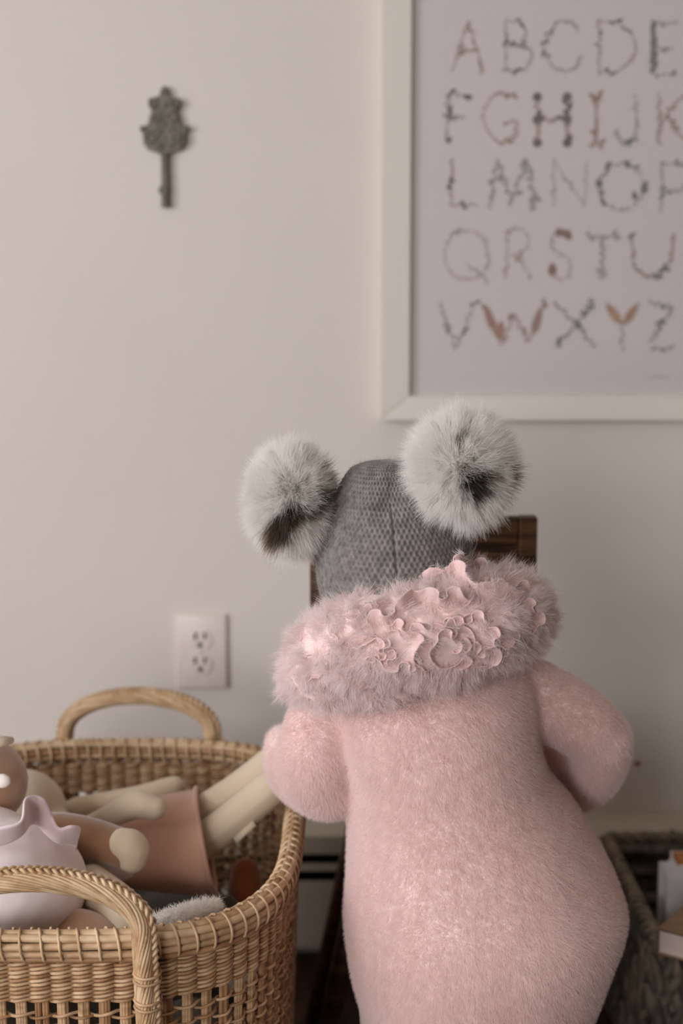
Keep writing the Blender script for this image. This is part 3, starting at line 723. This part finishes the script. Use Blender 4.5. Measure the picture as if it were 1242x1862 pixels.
# fleece blanket tucked along the front corner
b = Blob(); b.chain(P_([(275, 1678, 1.20), (310, 1674, 1.21), (350, 1662, 1.23), (392, 1648, 1.245)]), [.006, .010, .011, .008], .3)
for (x, y, d, r) in ((330, 1712, 1.222, .016), (400, 1745, 1.245, .018), (435, 1770, 1.265, .016), (452, 1740, 1.285, .016), (360, 1760, 1.23, .016), (425, 1700, 1.268, .014)): b.ball(at(x, y, d), r)
flm = b.mesh(.003, 5); o = put('fleece_blanket', flm, m_blanket)
tag(o, 'off-white fleece blanket tucked inside the front right corner of the basket', 'blanket')
P, N = sample(flm, 9000); n = len(P)
bl_f = strands('pile', P, unit(N + rng.normal(0, .6, (n, 3))), rng.uniform(.002, .005, n), rng.normal(0, .3, (n, 3)), .00025, np.tile(srgb(248, 245, 240)[:3], (n, 1)), m_hair, o)
# rust toy in the dark
b = Blob(); b.chain(P_([(446, 1585, 1.50), (446, 1610, 1.49), (450, 1640, 1.47)]), [.016, .019, .014], .3)
o = put('rust_soft_toy', b.mesh(.003, 4), m_rust); tag(o, 'rust brown felt toy half hidden in shade under the doll legs', 'toy'); origin_to_base(o)
b = Blob(); b.chain(P_([(412, 1650, 1.45), (412, 1680, 1.44), (414, 1720, 1.42)]), [.014, .018, .016], .3)
o = put('grey_soft_toy', b.mesh(.003, 4), m_dark_cloth); tag(o, 'dull olive grey cloth toy in shade below the peach dress hem', 'toy'); origin_to_base(o)

# ------------------------------------------------------------------ grey woven basket at the right with books
GX, GY0, GY1 = .364, 1.55, 1.875; GZ = at(1120, 1512, GY1).z - .009
GW = .40
gb = empty('grey_basket', (GX + GW / 2, (GY0 + GY1) / 2, 0), 'grey rectangular basket of chunky water hyacinth weave at the right edge', 'basket')
def spindle():
    V, Fc = [], []; nr, sg = 7, 6
    for i in range(nr):
        t = i / (nr - 1); r = math.sin(math.pi * (.08 + .84 * t)) ** .7
        for k in range(sg):
            a = 2 * math.pi * k / sg; V.append((r * .0072 * math.cos(a), r * .0058 * math.sin(a), (t - .5) * .05))
    for i in range(nr - 1):
        for k in range(sg): Fc.append((i * sg + k, i * sg + (k + 1) % sg, (i + 1) * sg + (k + 1) % sg, (i + 1) * sg + k))
    Fc.append(tuple(range(sg))[::-1]); Fc.append(tuple((nr - 1) * sg + k for k in range(sg)))
    return V, Fc
sv, sf = spindle(); sp_me = []
for mm in (m_grey_w, m_grey_w2, m_grey_w3):
    me = mesh_from(sv, sf); me.materials.append(mm); me.polygons.foreach_set('use_smooth', [True] * len(me.polygons)); sp_me.append(me)
walls = {'left': ((GX, GY0), (GX, GY1)), 'front': ((GX, GY0), (GX + GW, GY0)), 'right': ((GX + GW, GY0), (GX + GW, GY1)), 'back': ((GX, GY1), (GX + GW, GY1))}
rest = MB(); nparts = 0
for nm, ((xa, ya), (xb, yb)) in walls.items():
    L = math.hypot(xb - xa, yb - ya); nu = int(L / .0125); nrow = 10
    for r in range(nrow):
        for u in range(nu + 1):
            f = (u + (.5 if r % 2 else 0)) / nu
            if f > 1.0: continue
            z = .018 + (GZ - .035) * r / (nrow - 1)
            leanx = 0
            x, y = xa + (xb - xa) * f, ya + (yb - ya) * f
            tilt = random.uniform(.15, .5) * (1 if r % 2 else -1)
            R = Matrix.Rotation(tilt, 4, 'X' if nm in ('left', 'right') else 'Y') @ Matrix.Rotation(random.uniform(-.15, .15), 4, 'Y' if nm in ('left', 'right') else 'X')
            s = random.uniform(.85, 1.2)
            X = Matrix.Translation((x + random.uniform(-.003, .003), y + random.uniform(-.003, .003), z)) @ R @ Matrix.Scale(s, 4)
            if nparts < 290 and (nm == 'left' and r >= 1 or nm == 'front' and r >= 5 and f < .35):
                o = bpy.data.objects.new('weave_strand', random.choice(sp_me)); COL.objects.link(o); o.parent = gb
                X = Matrix.Translation(-gb.location) @ X; o.matrix_local = X; nparts += 1
            else:
                rest.add([X @ Vector(v) for v in sv], sf)
o = put('weave', rest.mesh(), m_grey_w2, gb); o['kind'] = 'stuff'
for (a, b_) in (((GX, GY0), (GX, GY1)), ((GX, GY0), (GX + GW, GY0)), ((GX + GW, GY0), (GX + GW, GY1)), ((GX, GY1), (GX + GW, GY1))):
    m = MB(); N_ = 90; Lw = math.hypot(b_[0] - a[0], b_[1] - a[1])
    for j in range(3):
        P = []
        for i in range(N_):
            f = i / (N_ - 1); w2 = f * Lw * 120 + j * 2.094
            P.append((a[0] + (b_[0] - a[0]) * f + .0045 * math.cos(w2) * (1 if a[0] == b_[0] else 0), a[1] + (b_[1] - a[1]) * f + .0045 * math.cos(w2) * (0 if a[0] == b_[0] else 1), GZ + .0045 * math.sin(w2)))
        m.tube(P, .0048, sides=6)
    put('rim', m.mesh(), m_grey_w3, gb)
for nm, ((xa, ya), (xb, yb)) in walls.items():
    for zz in (.21, .18, .14, .10, .06, .02):
        inx = .007 * (1 if nm == 'left' else -1 if nm == 'right' else 0); iny = .007 * (1 if nm == 'front' else -1 if nm == 'back' else 0)
        tube('inner_cord', [(xa + inx, ya + iny, zz), (xb + inx, yb + iny, zz)], .009, m_grey_w, gb, sides=6)
box('basket_base', (GX, GY0, .002), (GX + GW, GY1, .01), m_grey_w2, gb)
# lying book, resting across the rim corner
A0 = at(1197, 1686, 1.484); print('book top z', A0.z, 'rim', GZ); e1 = Vector((math.cos(-.62), math.sin(-.62), 0)); e2 = Vector((math.cos(.95), math.sin(.95), 0)); BT = .030
bz = GZ + .016
lb = empty('lying_book', (A0.x, A0.y, bz), 'brown covered book lying flat across the grey basket rim, white page edges', 'book')
def slab(name, s0, s1, t0, t1, z0, z1, mat, par, bev=.0006):
    V = [A0 + e1 * s + e2 * t + Vector((0, 0, z - A0.z)) for z in (z0, z1) for s, t in ((s0, t0), (s1, t0), (s1, t1), (s0, t1))]
    return put(name, mesh_from(V, [(3, 2, 1, 0), (4, 5, 6, 7), (0, 1, 5, 4), (1, 2, 6, 5), (2, 3, 7, 6), (3, 0, 4, 7)]), mat, par, False)
bt = A0.z
slab('cover', 0, .15, 0, .20, bt - .0022, bt, m_cover, lb)
slab('cover', 0, .15, 0, .20, bz, bz + .0022, m_cover, lb)
slab('page_block', .0015, .147, .0015, .1985, bz + .0022, bt - .0036, m_pages, lb)
slab('dark_layer', .0005, .15, .0005, .1995, bt - .0036, bt - .0022, m_black, lb)  # near-black sheet between the top cover and the pages
# white standing book / box behind it
wb = empty('standing_book', at(1240, 1665, 1.66), 'white board book with orange brown top standing in the grey basket', 'book')
q0 = at(1210, 1660, 1.66)
def arch(name, x0, x1, y0, y1, z0, z1, mat, r=.014):
    bm = bmesh.new(); box_bm(bm, (x0, y0, z0), (x1, y1, z1))
    es = [e for e in bm.edges if abs(e.verts[0].co.z - z1) < 1e-6 and abs(e.verts[1].co.z - z1) < 1e-6 and abs(e.verts[0].co.x - e.verts[1].co.x) < 1e-6]
    bmesh.ops.bevel(bm, geom=es, offset=r, segments=5, affect='EDGES'); return put(name, bm_mesh(bm), mat, wb, False)
wz = at(1225, 1572, 1.66).z
arch('white_cover', q0.x, q0.x + .16, 1.655, 1.659, .02, wz, m_white_box)
arch('white_cover', q0.x, q0.x + .16, 1.700, 1.704, .02, wz, m_white_box)
arch('inner_pages', q0.x + .006, q0.x + .155, 1.659, 1.700, .02, wz - .006, m_white_box)
box('orange_spine', (q0.x + .016, 1.661, wz - .006), (q0.x + .15, 1.698, wz + .002), m_orange, wb, .001)
bx = at(1215, 1740, 1.60)
st = empty('stacked_book', (.50, 1.70, .012), 'dark book lying flat on the bottom of the grey basket', 'book')
box('cover', (.40, 1.60, .012), (.60, 1.64, .20), m_dark_cloth, st, .001); box('page_block', (.402, 1.603, .014), (.601, 1.637, .197), m_pages, st)
tag(st, 'dark book standing upright under the lying brown book in the grey basket', 'book')

# ------------------------------------------------------------------ the child
ps = empty('person', (at(880, 1700, 1.3).x, 1.32, 0), 'toddler seen from behind in fluffy pink coat and grey knit hat, arms reaching forward', 'person')
HD = 1.28                                                          # depth of the head
def sec(py, l, r, d, b, dp=None):
    p, q = at(l, py, d), at(r, py, d); return ((p.x + q.x) / 2, d, p.z, (q.x - p.x) / 2, b)
# body: one continuous skin
hc = at(717, 1000, HD); hx, hz = hc.x, hc.z
b = Blob()
b.ball((hx, HD, hz - .010), (.062, .070, .066), 3); b.ball((hx, HD + .014, hz - .040), (.050, .062, .046), 3)
b.ball((hx - .028, HD + .050, hz - .045), .019); b.ball((hx + .028, HD + .050, hz - .045), .019)       # cheeks
b.ball((hx, HD + .082, hz - .030), (.0095, .011, .009)); b.ball((hx, HD + .066, hz - .078), (.018, .016, .012))  # nose, chin
b.ball((hx - .012, HD + .0745, hz - .056), (.010, .008, .0042)); b.ball((hx + .012, HD + .0745, hz - .056), (.010, .008, .0042))
b.ball((hx, HD + .073, hz - .0615), (.014, .008, .0045))
for s in (-1, 1): b.ball((hx + s * .056, HD + .008, hz - .030), (.006, .012, .017))
tx = at(790, 1400, 1.31).x
b.chain([(hx, HD, hz - .07), (hx + .015, 1.29, hz - .12), (tx, 1.30, .53), (tx + .02, 1.31, .40), (tx + .02, 1.31, .30)], [.035, .04, .075, .085, .08], .3)
RH = at(1002, 1428, 1.475); LH = at(552, 1385, 1.40)
arms = [([at(930, 1270, 1.31), at(1090, 1350, 1.34), at(1068, 1418, 1.395), RH], [.030, .022, .016, .012]),
        ([at(640, 1270, 1.31), at(575, 1385, 1.29), at(535, 1375, 1.36), LH], [.034, .028, .022, .015])]
for P, R in arms: b.chain(P, R, .3)
def hand(w, fwd, side, down):
    fwd, side, down = Vector(fwd).normalized(), Vector(side).normalized(), Vector(down).normalized()
    b.ball(w + fwd * .016, (.016, .018, .011))
    for k, L in zip((-1.5, -.5, .5, 1.5), (.020, .024, .0225, .017)):
        r0 = w + fwd * .024 + side * (k * .0082)
        b.chain([r0, r0 + fwd * L * .55 + side * k * .001, r0 + fwd * L * .95 + down * .007, r0 + fwd * L * .9 + down * .016], [.0046, .0043, .004, .0036], .4, 1)
    r0 = w + fwd * .008 - side * .014
    b.chain([r0, r0 + fwd * .010 - side * .010 + down * .003, r0 + fwd * .020 - side * .012 + down * .010], [.0058, .005, .0042], .4, 1)
hand(RH, (-.35, 1, .1), (1, .35, 0), (0, 0, -1)); hand(LH, (-.5, 1, .05), (-1, -.5, 0), (0, 0, -1))
for s in (-1, 1):
    lx = tx + .02 + s * .048
    b.chain([(lx, 1.31, .31), (lx + s * .001, 1.30, .20), (lx + s * .004, 1.315, .10), (lx + s * .004, 1.32, .04)], [.044, .038, .030, .024], .3)
    b.ball((lx + s * .006, 1.345, .022), (.026, .05, .018), 3)
put('body', b.mesh(.0028, 3), m_skin, ps)
for s in (-1, 1):                                                   # eyes, tights, shoes
    e = Blob().ball((hx + s * .026, HD + .0715, hz - .022), (.0085, .006, .0065), 3); put('eye', e.mesh(.001, 1), m_black, ps)
    lx = tx + .02 + s * .046
    t = Blob().chain([(lx, 1.31, .30), (lx, 1.30, .20), (lx, 1.315, .10), (lx, 1.32, .045)], [.050, .044, .036, .030], .3); put('tights', t.mesh(.004, 3), m_tights, ps)
    t = Blob().ball((lx + s * .002, 1.347, .026), (.033, .060, .024), 3).ball((lx, 1.318, .045), (.032, .034, .032), 3); 
    me = t.mesh(.003, 3)
    for v in me.vertices: v.co.z = max(v.co.z, .0)
    put('shoe', me, m_shoe, ps)

# coat
b = Blob()
secs = [sec(2010, 730, 985, 1.30, .06), sec(1960, 705, 1015, 1.30, .085), sec(1862, 677, 1052, 1.30, .11), sec(1800, 657, 1074, 1.295, .12), sec(1740, 642, 1097, 1.295, .125), sec(1690, 634, 1119, 1.295, .127),
        sec(1640, 632, 1130, 1.295, .125), sec(1590, 636, 1113, 1.295, .121), sec(1530, 640, 1082, 1.295, .116), sec(1470, 640, 1044, 1.297, .112), sec(1400, 634, 985, 1.30, .108),
        sec(1330, 616, 968, 1.302, .104), sec(1270, 604, 968, 1.305, .098), sec(1220, 616, 965, 1.307, .085), sec(1180, 640, 930, 1.31, .06)]
b.loft(secs[::1], power=2.25)
b.chain(P_([(935, 1262, 1.31), (1010, 1285, 1.31), (1066, 1318, 1.315), (1094, 1350, 1.325)]), [.040, .033, .030, .026], .25, 3)
b.chain(P_([(1092, 1344, 1.32), (1090, 1375, 1.335), (1076, 1412, 1.36), (1052, 1432, 1.40), (1015, 1425, 1.44), (998, 1415, 1.46)]), [.028, .026, .023, .020, .018, .017], .25, 3)
b.chain(P_([(625, 1265, 1.31), (590, 1330, 1.295), (578, 1385, 1.29), (585, 1415, 1.295)]), [.038, .037, .038, .034], .25, 3)
b.chain(P_([(600, 1418, 1.295), (560, 1405, 1.32), (535, 1385, 1.345), (517, 1350, 1.37)]), [.034, .032, .027, .019], .25, 3)
b.chain(P_([(960, 1320, 1.39), (1000, 1390, 1.40), (1045, 1440, 1.40)]), [.030, .026, .02], .25, 3)
coat_me = b.mesh(.0045, 7)
coat = put('coat', coat_me, m_coat, ps)
n = 430000
def coat_keep(c): return np.where(c[:, 1] < 1.34, 1.0, .35)
P, N = sample(coat_me, n, coat_keep)
flow = vnoise(P, 22, 3); fine = vnoise(P, 120, 5)
down = np.array([0.0, 0, -1.0])
D = unit(N * .75 + down * .42 + flow * .10 + fine * .12 + rng.normal(0, .34, (n, 3)))
Lg = rng.uniform(.0035, .0070, n)
base = np.array(srgb(249, 228, 224)[:3]); tip = np.array(srgb(253, 241, 239)[:3])
k = np.clip(rng.random(n) * .9 + fine[:, 0] * .12, 0, 1)[:, None]
strands('coat_fur', P, D, Lg, flow * .12 + down * .2, .00015, base * (1 - k) + tip * k, m_hair, coat)

# knitted hat
ROWS = [(838.5, 690, 735), (841, 668, 752), (848, 645, 772), (862, 632, 790), (884, 618, 806), (912, 604, 824), (945, 592, 841), (980, 581, 853), (1015, 575, 860), (1050, 576, 861), (1085, 583, 858), (1120, 594, 850)]
rows = spline([(py, (l + r) / 2, (r - l) / 2) for py, l, r in ROWS], 170)
top = at(713, 838, HD); NT = 500
V = []; hgt = len(rows)
NCOL = 84
vlen = np.concatenate([[0], np.cumsum(np.hypot(np.diff(rows[:, 0]), np.diff(rows[:, 2])))]) / ppm(HD, .75)
for i, (py, cx, hw) in enumerate(rows):
    c = at(cx, py, HD); A = hw / ppm(HD, c.z); Bd = A * 1.12
    th_ = np.arange(NT) / NT * 2 * math.pi
    row = vlen[i] / .0048; ri = math.floor(row); fr_ = row - ri
    ph_ = th_ / (2 * math.pi) * NCOL + (ri % 2) * .5
    px_ = np.abs((ph_ % 1) - .5) * 2; py_ = abs(fr_ - .5) * 2
    hole = np.exp(-((px_ * 1.0) ** 2 * 3.2 + py_ ** 2 * 2.2))
    hole_n = np.exp(-(((1 - px_)) ** 2 * 6 + (1 - py_) ** 2 * 3))
    fade = min(1, max(.15, hw / 60))
    disp = (-.0021 * hole + .0006 * hole_n) * fade
    seam = np.exp(-(((th_ - 4.712 + .02 - .1 * (py - 1000) / 200) / .018) ** 2)) * (1 if py > 905 else .3)
    puck = np.exp(-(((th_ - 4.65) / .35) ** 2)) * math.exp(-((py - 905) / 26) ** 2)
    disp = disp - .0028 * seam - .0045 * puck + .0012 * np.sin(th_ * 9 + py * .05) * (py < 930)
    if py > 1095: disp = disp + .002
    R = 1 + disp / A
    V.append(np.stack([c.x + A * R * np.cos(th_), HD + Bd * R * np.sin(th_), np.full(NT, c.z) + disp * .3], 1))
V = np.concatenate(V); Fc = []
for i in range(hgt - 1):
    for k in range(NT):
        k2 = (k + 1) % NT; Fc.append((i * NT + k, (i + 1) * NT + k, (i + 1) * NT + k2, i * NT + k2))
Fc.append(tuple(range(NT))[::1])
hat_me = mesh_from(V, Fc); bm = bmesh.new(); bm.from_mesh(hat_me); bmesh.ops.recalc_face_normals(bm, faces=bm.faces); bm.to_mesh(hat_me); bm.free()
hat = put('knit_hat', hat_me, m_knit, ps)
P, N = sample(hat_me, 9000); n = len(P)
strands('wool_fuzz', P, unit(N + rng.normal(0, .7, (n, 3))), rng.uniform(.002, .005, n), rng.normal(0, .4, (n, 3)), .00008, np.tile(srgb(165, 163, 160)[:3], (n, 1)), m_hair, hat)

# fur pom-poms
def pompom(px, py, d, rx, rz, patches, lab, seed):
    global rng
    rng = np.random.default_rng(seed)
    c = at(px, py, d); s = ppm(d, c.z); R = np.array([rx / s, (rx + rz) / 2 / s, rz / s])
    core = Blob().ball(c, R * .62, 4); me = core.mesh(.003, 2); po = put('pom_pom', me, M('pom core ' + lab, srgb(225, 220, 212), .9), ps); po['label'] = lab
    nc, per = 3000, 20
    Dc = unit(rng.normal(size=(nc, 3)))
    lean = unit(Dc + vnoise(Dc * .06, 60, seed) * .16 + rng.normal(0, .08, (nc, 3)))
    D0 = np.repeat(Dc, per, 0); T0 = np.repeat(lean, per, 0); m = len(D0)
    Dr = unit(D0 + rng.normal(0, .055, (m, 3)))
    root = np.array(c) + Dr * R * .6
    ll = np.repeat(rng.uniform(.86, 1.07, nc), per) * rng.uniform(.80, 1.05, m)
    tipp = np.array(c) + unit(Dr * .55 + T0 * .45 + rng.normal(0, .03, (m, 3))) * R * ll[:, None]
    v = tipp - root; Lh = np.linalg.norm(v, axis=1); dirs = v / Lh[:, None]
    bend = rng.normal(0, .10, (m, 3)) + np.array([0, 0, -.05])
    col = np.tile(np.array(srgb(255, 252, 248)[:3]), (m, 1)) * rng.uniform(.95, 1.0, (m, 1))
    # dark markings of the pelt, placed by direction from the centre
    for (qx, qy, w_, h_, ang, dark) in patches:
        fx, fz = (qx - px) / rx, (py - qy) / rz
        X, Z = D0[:, 0] - fx, D0[:, 2] - fz
        ca, sa = math.cos(ang), math.sin(ang); u, v_ = (X * ca + Z * sa) / (w_ / rx), (-X * sa + Z * ca) / (h_ / rz)
        inside = (u * u + v_ * v_ + rng.normal(0, .22, m) < 1) & (D0[:, 1] < .35)
        dc = np.array(srgb(*dark)[:3]); col[inside] = dc * rng.uniform(.5, 1.5, (int(inside.sum()), 1))
    strands('pom_fur', root, dirs, Lh, bend, .00016, col, m_hair, po, pts=5)
pompom(527, 908, 1.27, 92, 118, [(528, 935, 34, 22, .9, (112, 98, 82)), (498, 975, 22, 34, -.3, (150, 130, 108)), (560, 942, 38, 14, .45, (120, 105, 88)), (508, 962, 22, 30, .2, (98, 84, 70)), (606, 868, 22, 14, .2, (170, 160, 146)), (602, 905, 26, 14, .6, (104, 94, 80)), (608, 845, 10, 10, 0, (120, 110, 98))],
       'left white fur pom-pom with a long brown patch', 11)
pompom(838, 851, 1.235, 112, 122, [(855, 872, 22, 17, .1, (66, 60, 50)), (866, 890, 17, 26, .2, (84, 76, 64)), (893, 862, 24, 9, .5, (150, 138, 124)), (838, 838, 12, 8, 0, (165, 152, 138)), (944, 862, 12, 26, 0, (140, 128, 112)), (820, 775, 9, 14, .3, (140, 132, 118))],
       'right white fur pom-pom with a small black patch', 12)
rng = np.random.default_rng(21)

# collar of fluffy frills round the neck
b = Blob()
ring = [(556, 1225, 1.29), (588, 1196, 1.24), (655, 1168, 1.205), (740, 1156, 1.195), (825, 1138, 1.20), (905, 1118, 1.23), (942, 1120, 1.29)]
rad = [.020, .031, .038, .040, .041, .038, .030]
b.chain(P_(ring), rad, .2, 3)
b.chain([at(942, 1120, 1.29), at(915, 1130, 1.36), at(760, 1180, 1.40), at(610, 1205, 1.37), at(556, 1225, 1.29)], [.030, .028, .028, .026, .020], .2, 3)
b.chain(P_([(532, 1247, 1.27), (596, 1245, 1.23), (700, 1232, 1.215), (840, 1200, 1.22), (950, 1160, 1.26)]), [.010, .016, .018, .016, .014], .25, 3)
b.chain(P_([(845, 1062, 1.25), (900, 1072, 1.25), (960, 1090, 1.29)]), [.014, .018, .015], .3, 3)
b.chain(P_([(972, 1090, 1.28), (978, 1130, 1.28)]), [.009, .009], .3)
col_me = b.mesh(.0035, 6)
# frilly relief
co, no, _ = np_mesh(col_me)
nz = np.array([noise.turbulence_vector(Vector(p) * 26, 3, False) for p in co]); d_ = (np.sin(nz[:, 0] * 7 + co[:, 0] * 60) * .5 + nz[:, 1] * .9)
co2 = co + no * (d_ * .0045)[:, None]; col_me.vertices.foreach_set('co', co2.ravel()); col_me.update()
collar = put('frilled_fur_collar', col_me, m_coat, ps)
from mathutils.bvhtree import BVHTree
bmq = bmesh.new(); bmq.from_mesh(col_me); bvh = BVHTree.FromBMesh(bmq); bmq.free()
def on_collar(px, py):
    r = ray(px, py).normalized(); h = bvh.ray_cast(Vector((0, 0, CAM_H)), r)
    if h[0] is None: return at(px, py, 1.2), Vector((0, -1, 0))
    return h[0], h[1]
# frill ribbons: band from a base line on the collar out to a wavy free edge
ruf = MB()
def frill(path, height, amp, waves, lean=(0, 0, 1), n=120, fold=0.0, seed=0):
    r = random.Random(seed); pts = spline(path, n); base = []; nor = []
    for p in pts:
        q, nn = on_collar(*p); base.append(tuple(q)); nor.append(tuple((Vector(nn) * .5 + Vector((0, -1, .15)) * .8).normalized()))
    base = np.array(base); nor = np.array(nor)
    for _ in range(40):
        base[1:-1] = (base[:-2] + base[1:-1] * 2 + base[2:]) / 4; nor[1:-1] = (nor[:-2] + nor[1:-1] * 2 + nor[2:]) / 4
    _, T = frames(base); S = unit(np.cross(T, nor)); t = np.linspace(0, 1, n)
    f1, f2 = r.uniform(0, 6), r.uniform(0, 6); waves = waves * .62; amp = amp * .95
    wv = np.sin(2 * math.pi * waves * t + f1 + 1.2 * np.sin(2 * math.pi * waves * .37 * t + f2)); wt = np.cos(2 * math.pi * waves * t + f1 + 1.2 * np.sin(2 * math.pi * waves * .37 * t + f2))
    env = np.clip(np.minimum(t, 1 - t) * 8, .15, 1); K = 7; V = []
    ln = np.array(lean)
    for i in range(n):
        for k in range(K):
            h = k / (K - 1); hh = height * (1 + .15 * math.sin(5 * t[i] + f2)) * env[i]
            V.append(base[i] - nor[i] * .002 + nor[i] * hh * h * .55 + ln * hh * h * .9 + S[i] * amp * wv[i] * h ** 1.1 - T[i] * amp * .8 * wt[i] * wv[i] * h ** 1.6 + nor[i] * amp * .3 * wt[i] * h)
    Fc = [(i * K + k, i * K + k + 1, (i + 1) * K + k + 1, (i + 1) * K + k) for i in range(n - 1) for k in range(K - 1)]
    me = mesh_from(V, Fc)
    o = cloth('frill', me, m_satin, ps, .0011, 1); FR.append(me); return o
FR = []
def spiral(cx, cy, r, turns, n=14, sq=.8, a0=0):
    return [(cx + r * (1 - .75 * i / (n - 1)) * math.cos(a0 + i / (n - 1) * turns * 6.283), cy + r * sq * (1 - .75 * i / (n - 1)) * math.sin(a0 + i / (n - 1) * turns * 6.283)) for i in range(n)]
frill([(640, 1142), (690, 1140), (735, 1122), (750, 1092), (790, 1108), (830, 1100), (872, 1098)], .016, .0050, 7, (0, 0, .7), seed=1)
frill([(815, 1040), (830, 1058), (862, 1078), (880, 1098), (930, 1096), (985, 1082)], .018, .0055, 4.5, (-.2, 0, .8), seed=2)
frill([(640, 1160), (690, 1152), (745, 1140), (790, 1128), (830, 1116), (885, 1112)], .013, .0045, 8, (0, 0, -.5), seed=3)
frill(spiral(678, 1190, 36, 1.0, a0=2.4), .014, .0042, 6, (0, 0, .2), seed=4)
frill([(700, 1165), (715, 1185), (722, 1210), (712, 1235)], .013, .005, 4, (-.3, 0, .1), seed=5)
frill(spiral(812, 1182, 56, 1.6, 20, .85, a0=-2.6), .016, .0040, 7, (0, 0, .25), n=170, seed=6)
frill([(742, 1150), (760, 1170), (752, 1200), (770, 1230), (800, 1222)], .015, .0048, 4, (.2, 0, -.1), seed=7)
frill([(880, 1130), (890, 1165), (885, 1200), (850, 1222)], .015, .0045, 4, (.4, 0, 0), seed=8)
frill([(760, 1060), (800, 1052), (825, 1030), (860, 1034), (890, 1050)], .014, .0045, 4, (0, 0, .6), seed=9)
frill([(905, 1115), (935, 1140), (930, 1175), (960, 1180)], .012, .004, 4, (.2, 0, .2), seed=10)
frill([(600, 1150), (620, 1180), (605, 1215), (630, 1240)], .011, .004, 4, (-.3, 0, .2), seed=11)
frill([(550, 1190), (585, 1205), (575, 1240), (540, 1255)], .010, .004, 4, (-.3, 0, 0), seed=12)
frill([(650, 1235), (690, 1250), (740, 1248), (790, 1240)], .011, .0042, 5, (0, 0, -.5), seed=13)
frill([(935, 1080), (960, 1100), (975, 1130), (960, 1160)], .012, .0042, 4, (.3, 0, 0), seed=14)
frill([(700, 1130), (740, 1150), (800, 1148), (850, 1135), (905, 1128)], .013, .005, 7, (0, 0, .4), seed=21)
frill([(655, 1180), (690, 1200), (740, 1205), (770, 1195)], .012, .005, 5, (0, 0, -.4), seed=22)
frill([(640, 1210), (680, 1222), (720, 1215), (760, 1225)], .012, .005, 5, (-.2, 0, .3), seed=23)
frill([(870, 1060), (900, 1075), (940, 1072), (965, 1085)], .011, .0045, 4, (0, 0, .6), seed=24)
frill([(845, 1160), (870, 1180), (905, 1170), (930, 1150)], .013, .005, 4, (.3, 0, -.2), seed=25)
frill([(600, 1120), (640, 1128), (670, 1115), (700, 1100)], .010, .004, 5, (0, 0, .5), seed=26)
frill([(800, 1150), (830, 1165), (845, 1195), (815, 1215)], .013, .005, 4, (.3, 0, .1), seed=27)
# long collar fur in tufts
def tufts(name, me, nc, per, Lmin, Lmax, spread, base, tip, par, keep=None, nrm=.8, r=.00016, gl=.25):
    P, N = sample(me, nc, keep); fl = vnoise(P, 60, 9)
    Dc = unit(N * nrm + fl * .55 + np.array([0, 0, -gl]) + rng.normal(0, .25, (nc, 3)))
    P2 = np.repeat(P, per, 0) + rng.normal(0, spread, (nc * per, 3)); N2 = np.repeat(N, per, 0)
    P2 -= N2 * ((P2 - np.repeat(P, per, 0)) * N2).sum(1, keepdims=True)
    L = np.repeat(rng.uniform(Lmin, Lmax, nc), per) * rng.uniform(.7, 1.1, nc * per)
    tp = np.repeat(P, per, 0) + np.repeat(Dc, per, 0) * L[:, None] + (P2 - np.repeat(P, per, 0)) * .8 + rng.normal(0, .0012, (nc * per, 3))
    v = tp - P2; Lh = np.linalg.norm(v, axis=1); k = rng.random((nc * per, 1))
    strands(name, P2, v / Lh[:, None], Lh, np.repeat(rng.normal(0, .22, (nc, 3)), per, 0), r, base * (1 - k) + tip * k, m_hair, par)
cb, ct = np.array(srgb(250, 233, 231)[:3]), np.array(srgb(254, 246, 245)[:3])
rosx, rosz = at(790, 1165, 1.17).x, at(790, 1165, 1.17).z
def ckeep(c):
    u = (c[:, 0] - rosx) / .065; v = (c[:, 2] - rosz) / .032
    return np.clip((u * u + v * v) * 1.0, .25, 1)
tufts('collar_fur', col_me, 11000, 12, .006, .015, .0022, cb, ct, collar, ckeep)
frm = MB()
for me in FR:
    co_, _, _ = np_mesh(me); frm.add(co_, [tuple(p.vertices) for p in me.polygons])
fm = frm.mesh(); tufts('frill_fur', fm, 2600, 7, .003, .008, .0015, cb, ct, collar, None, .5, .00013)
bpy.data.meshes.remove(fm)
print('script done')
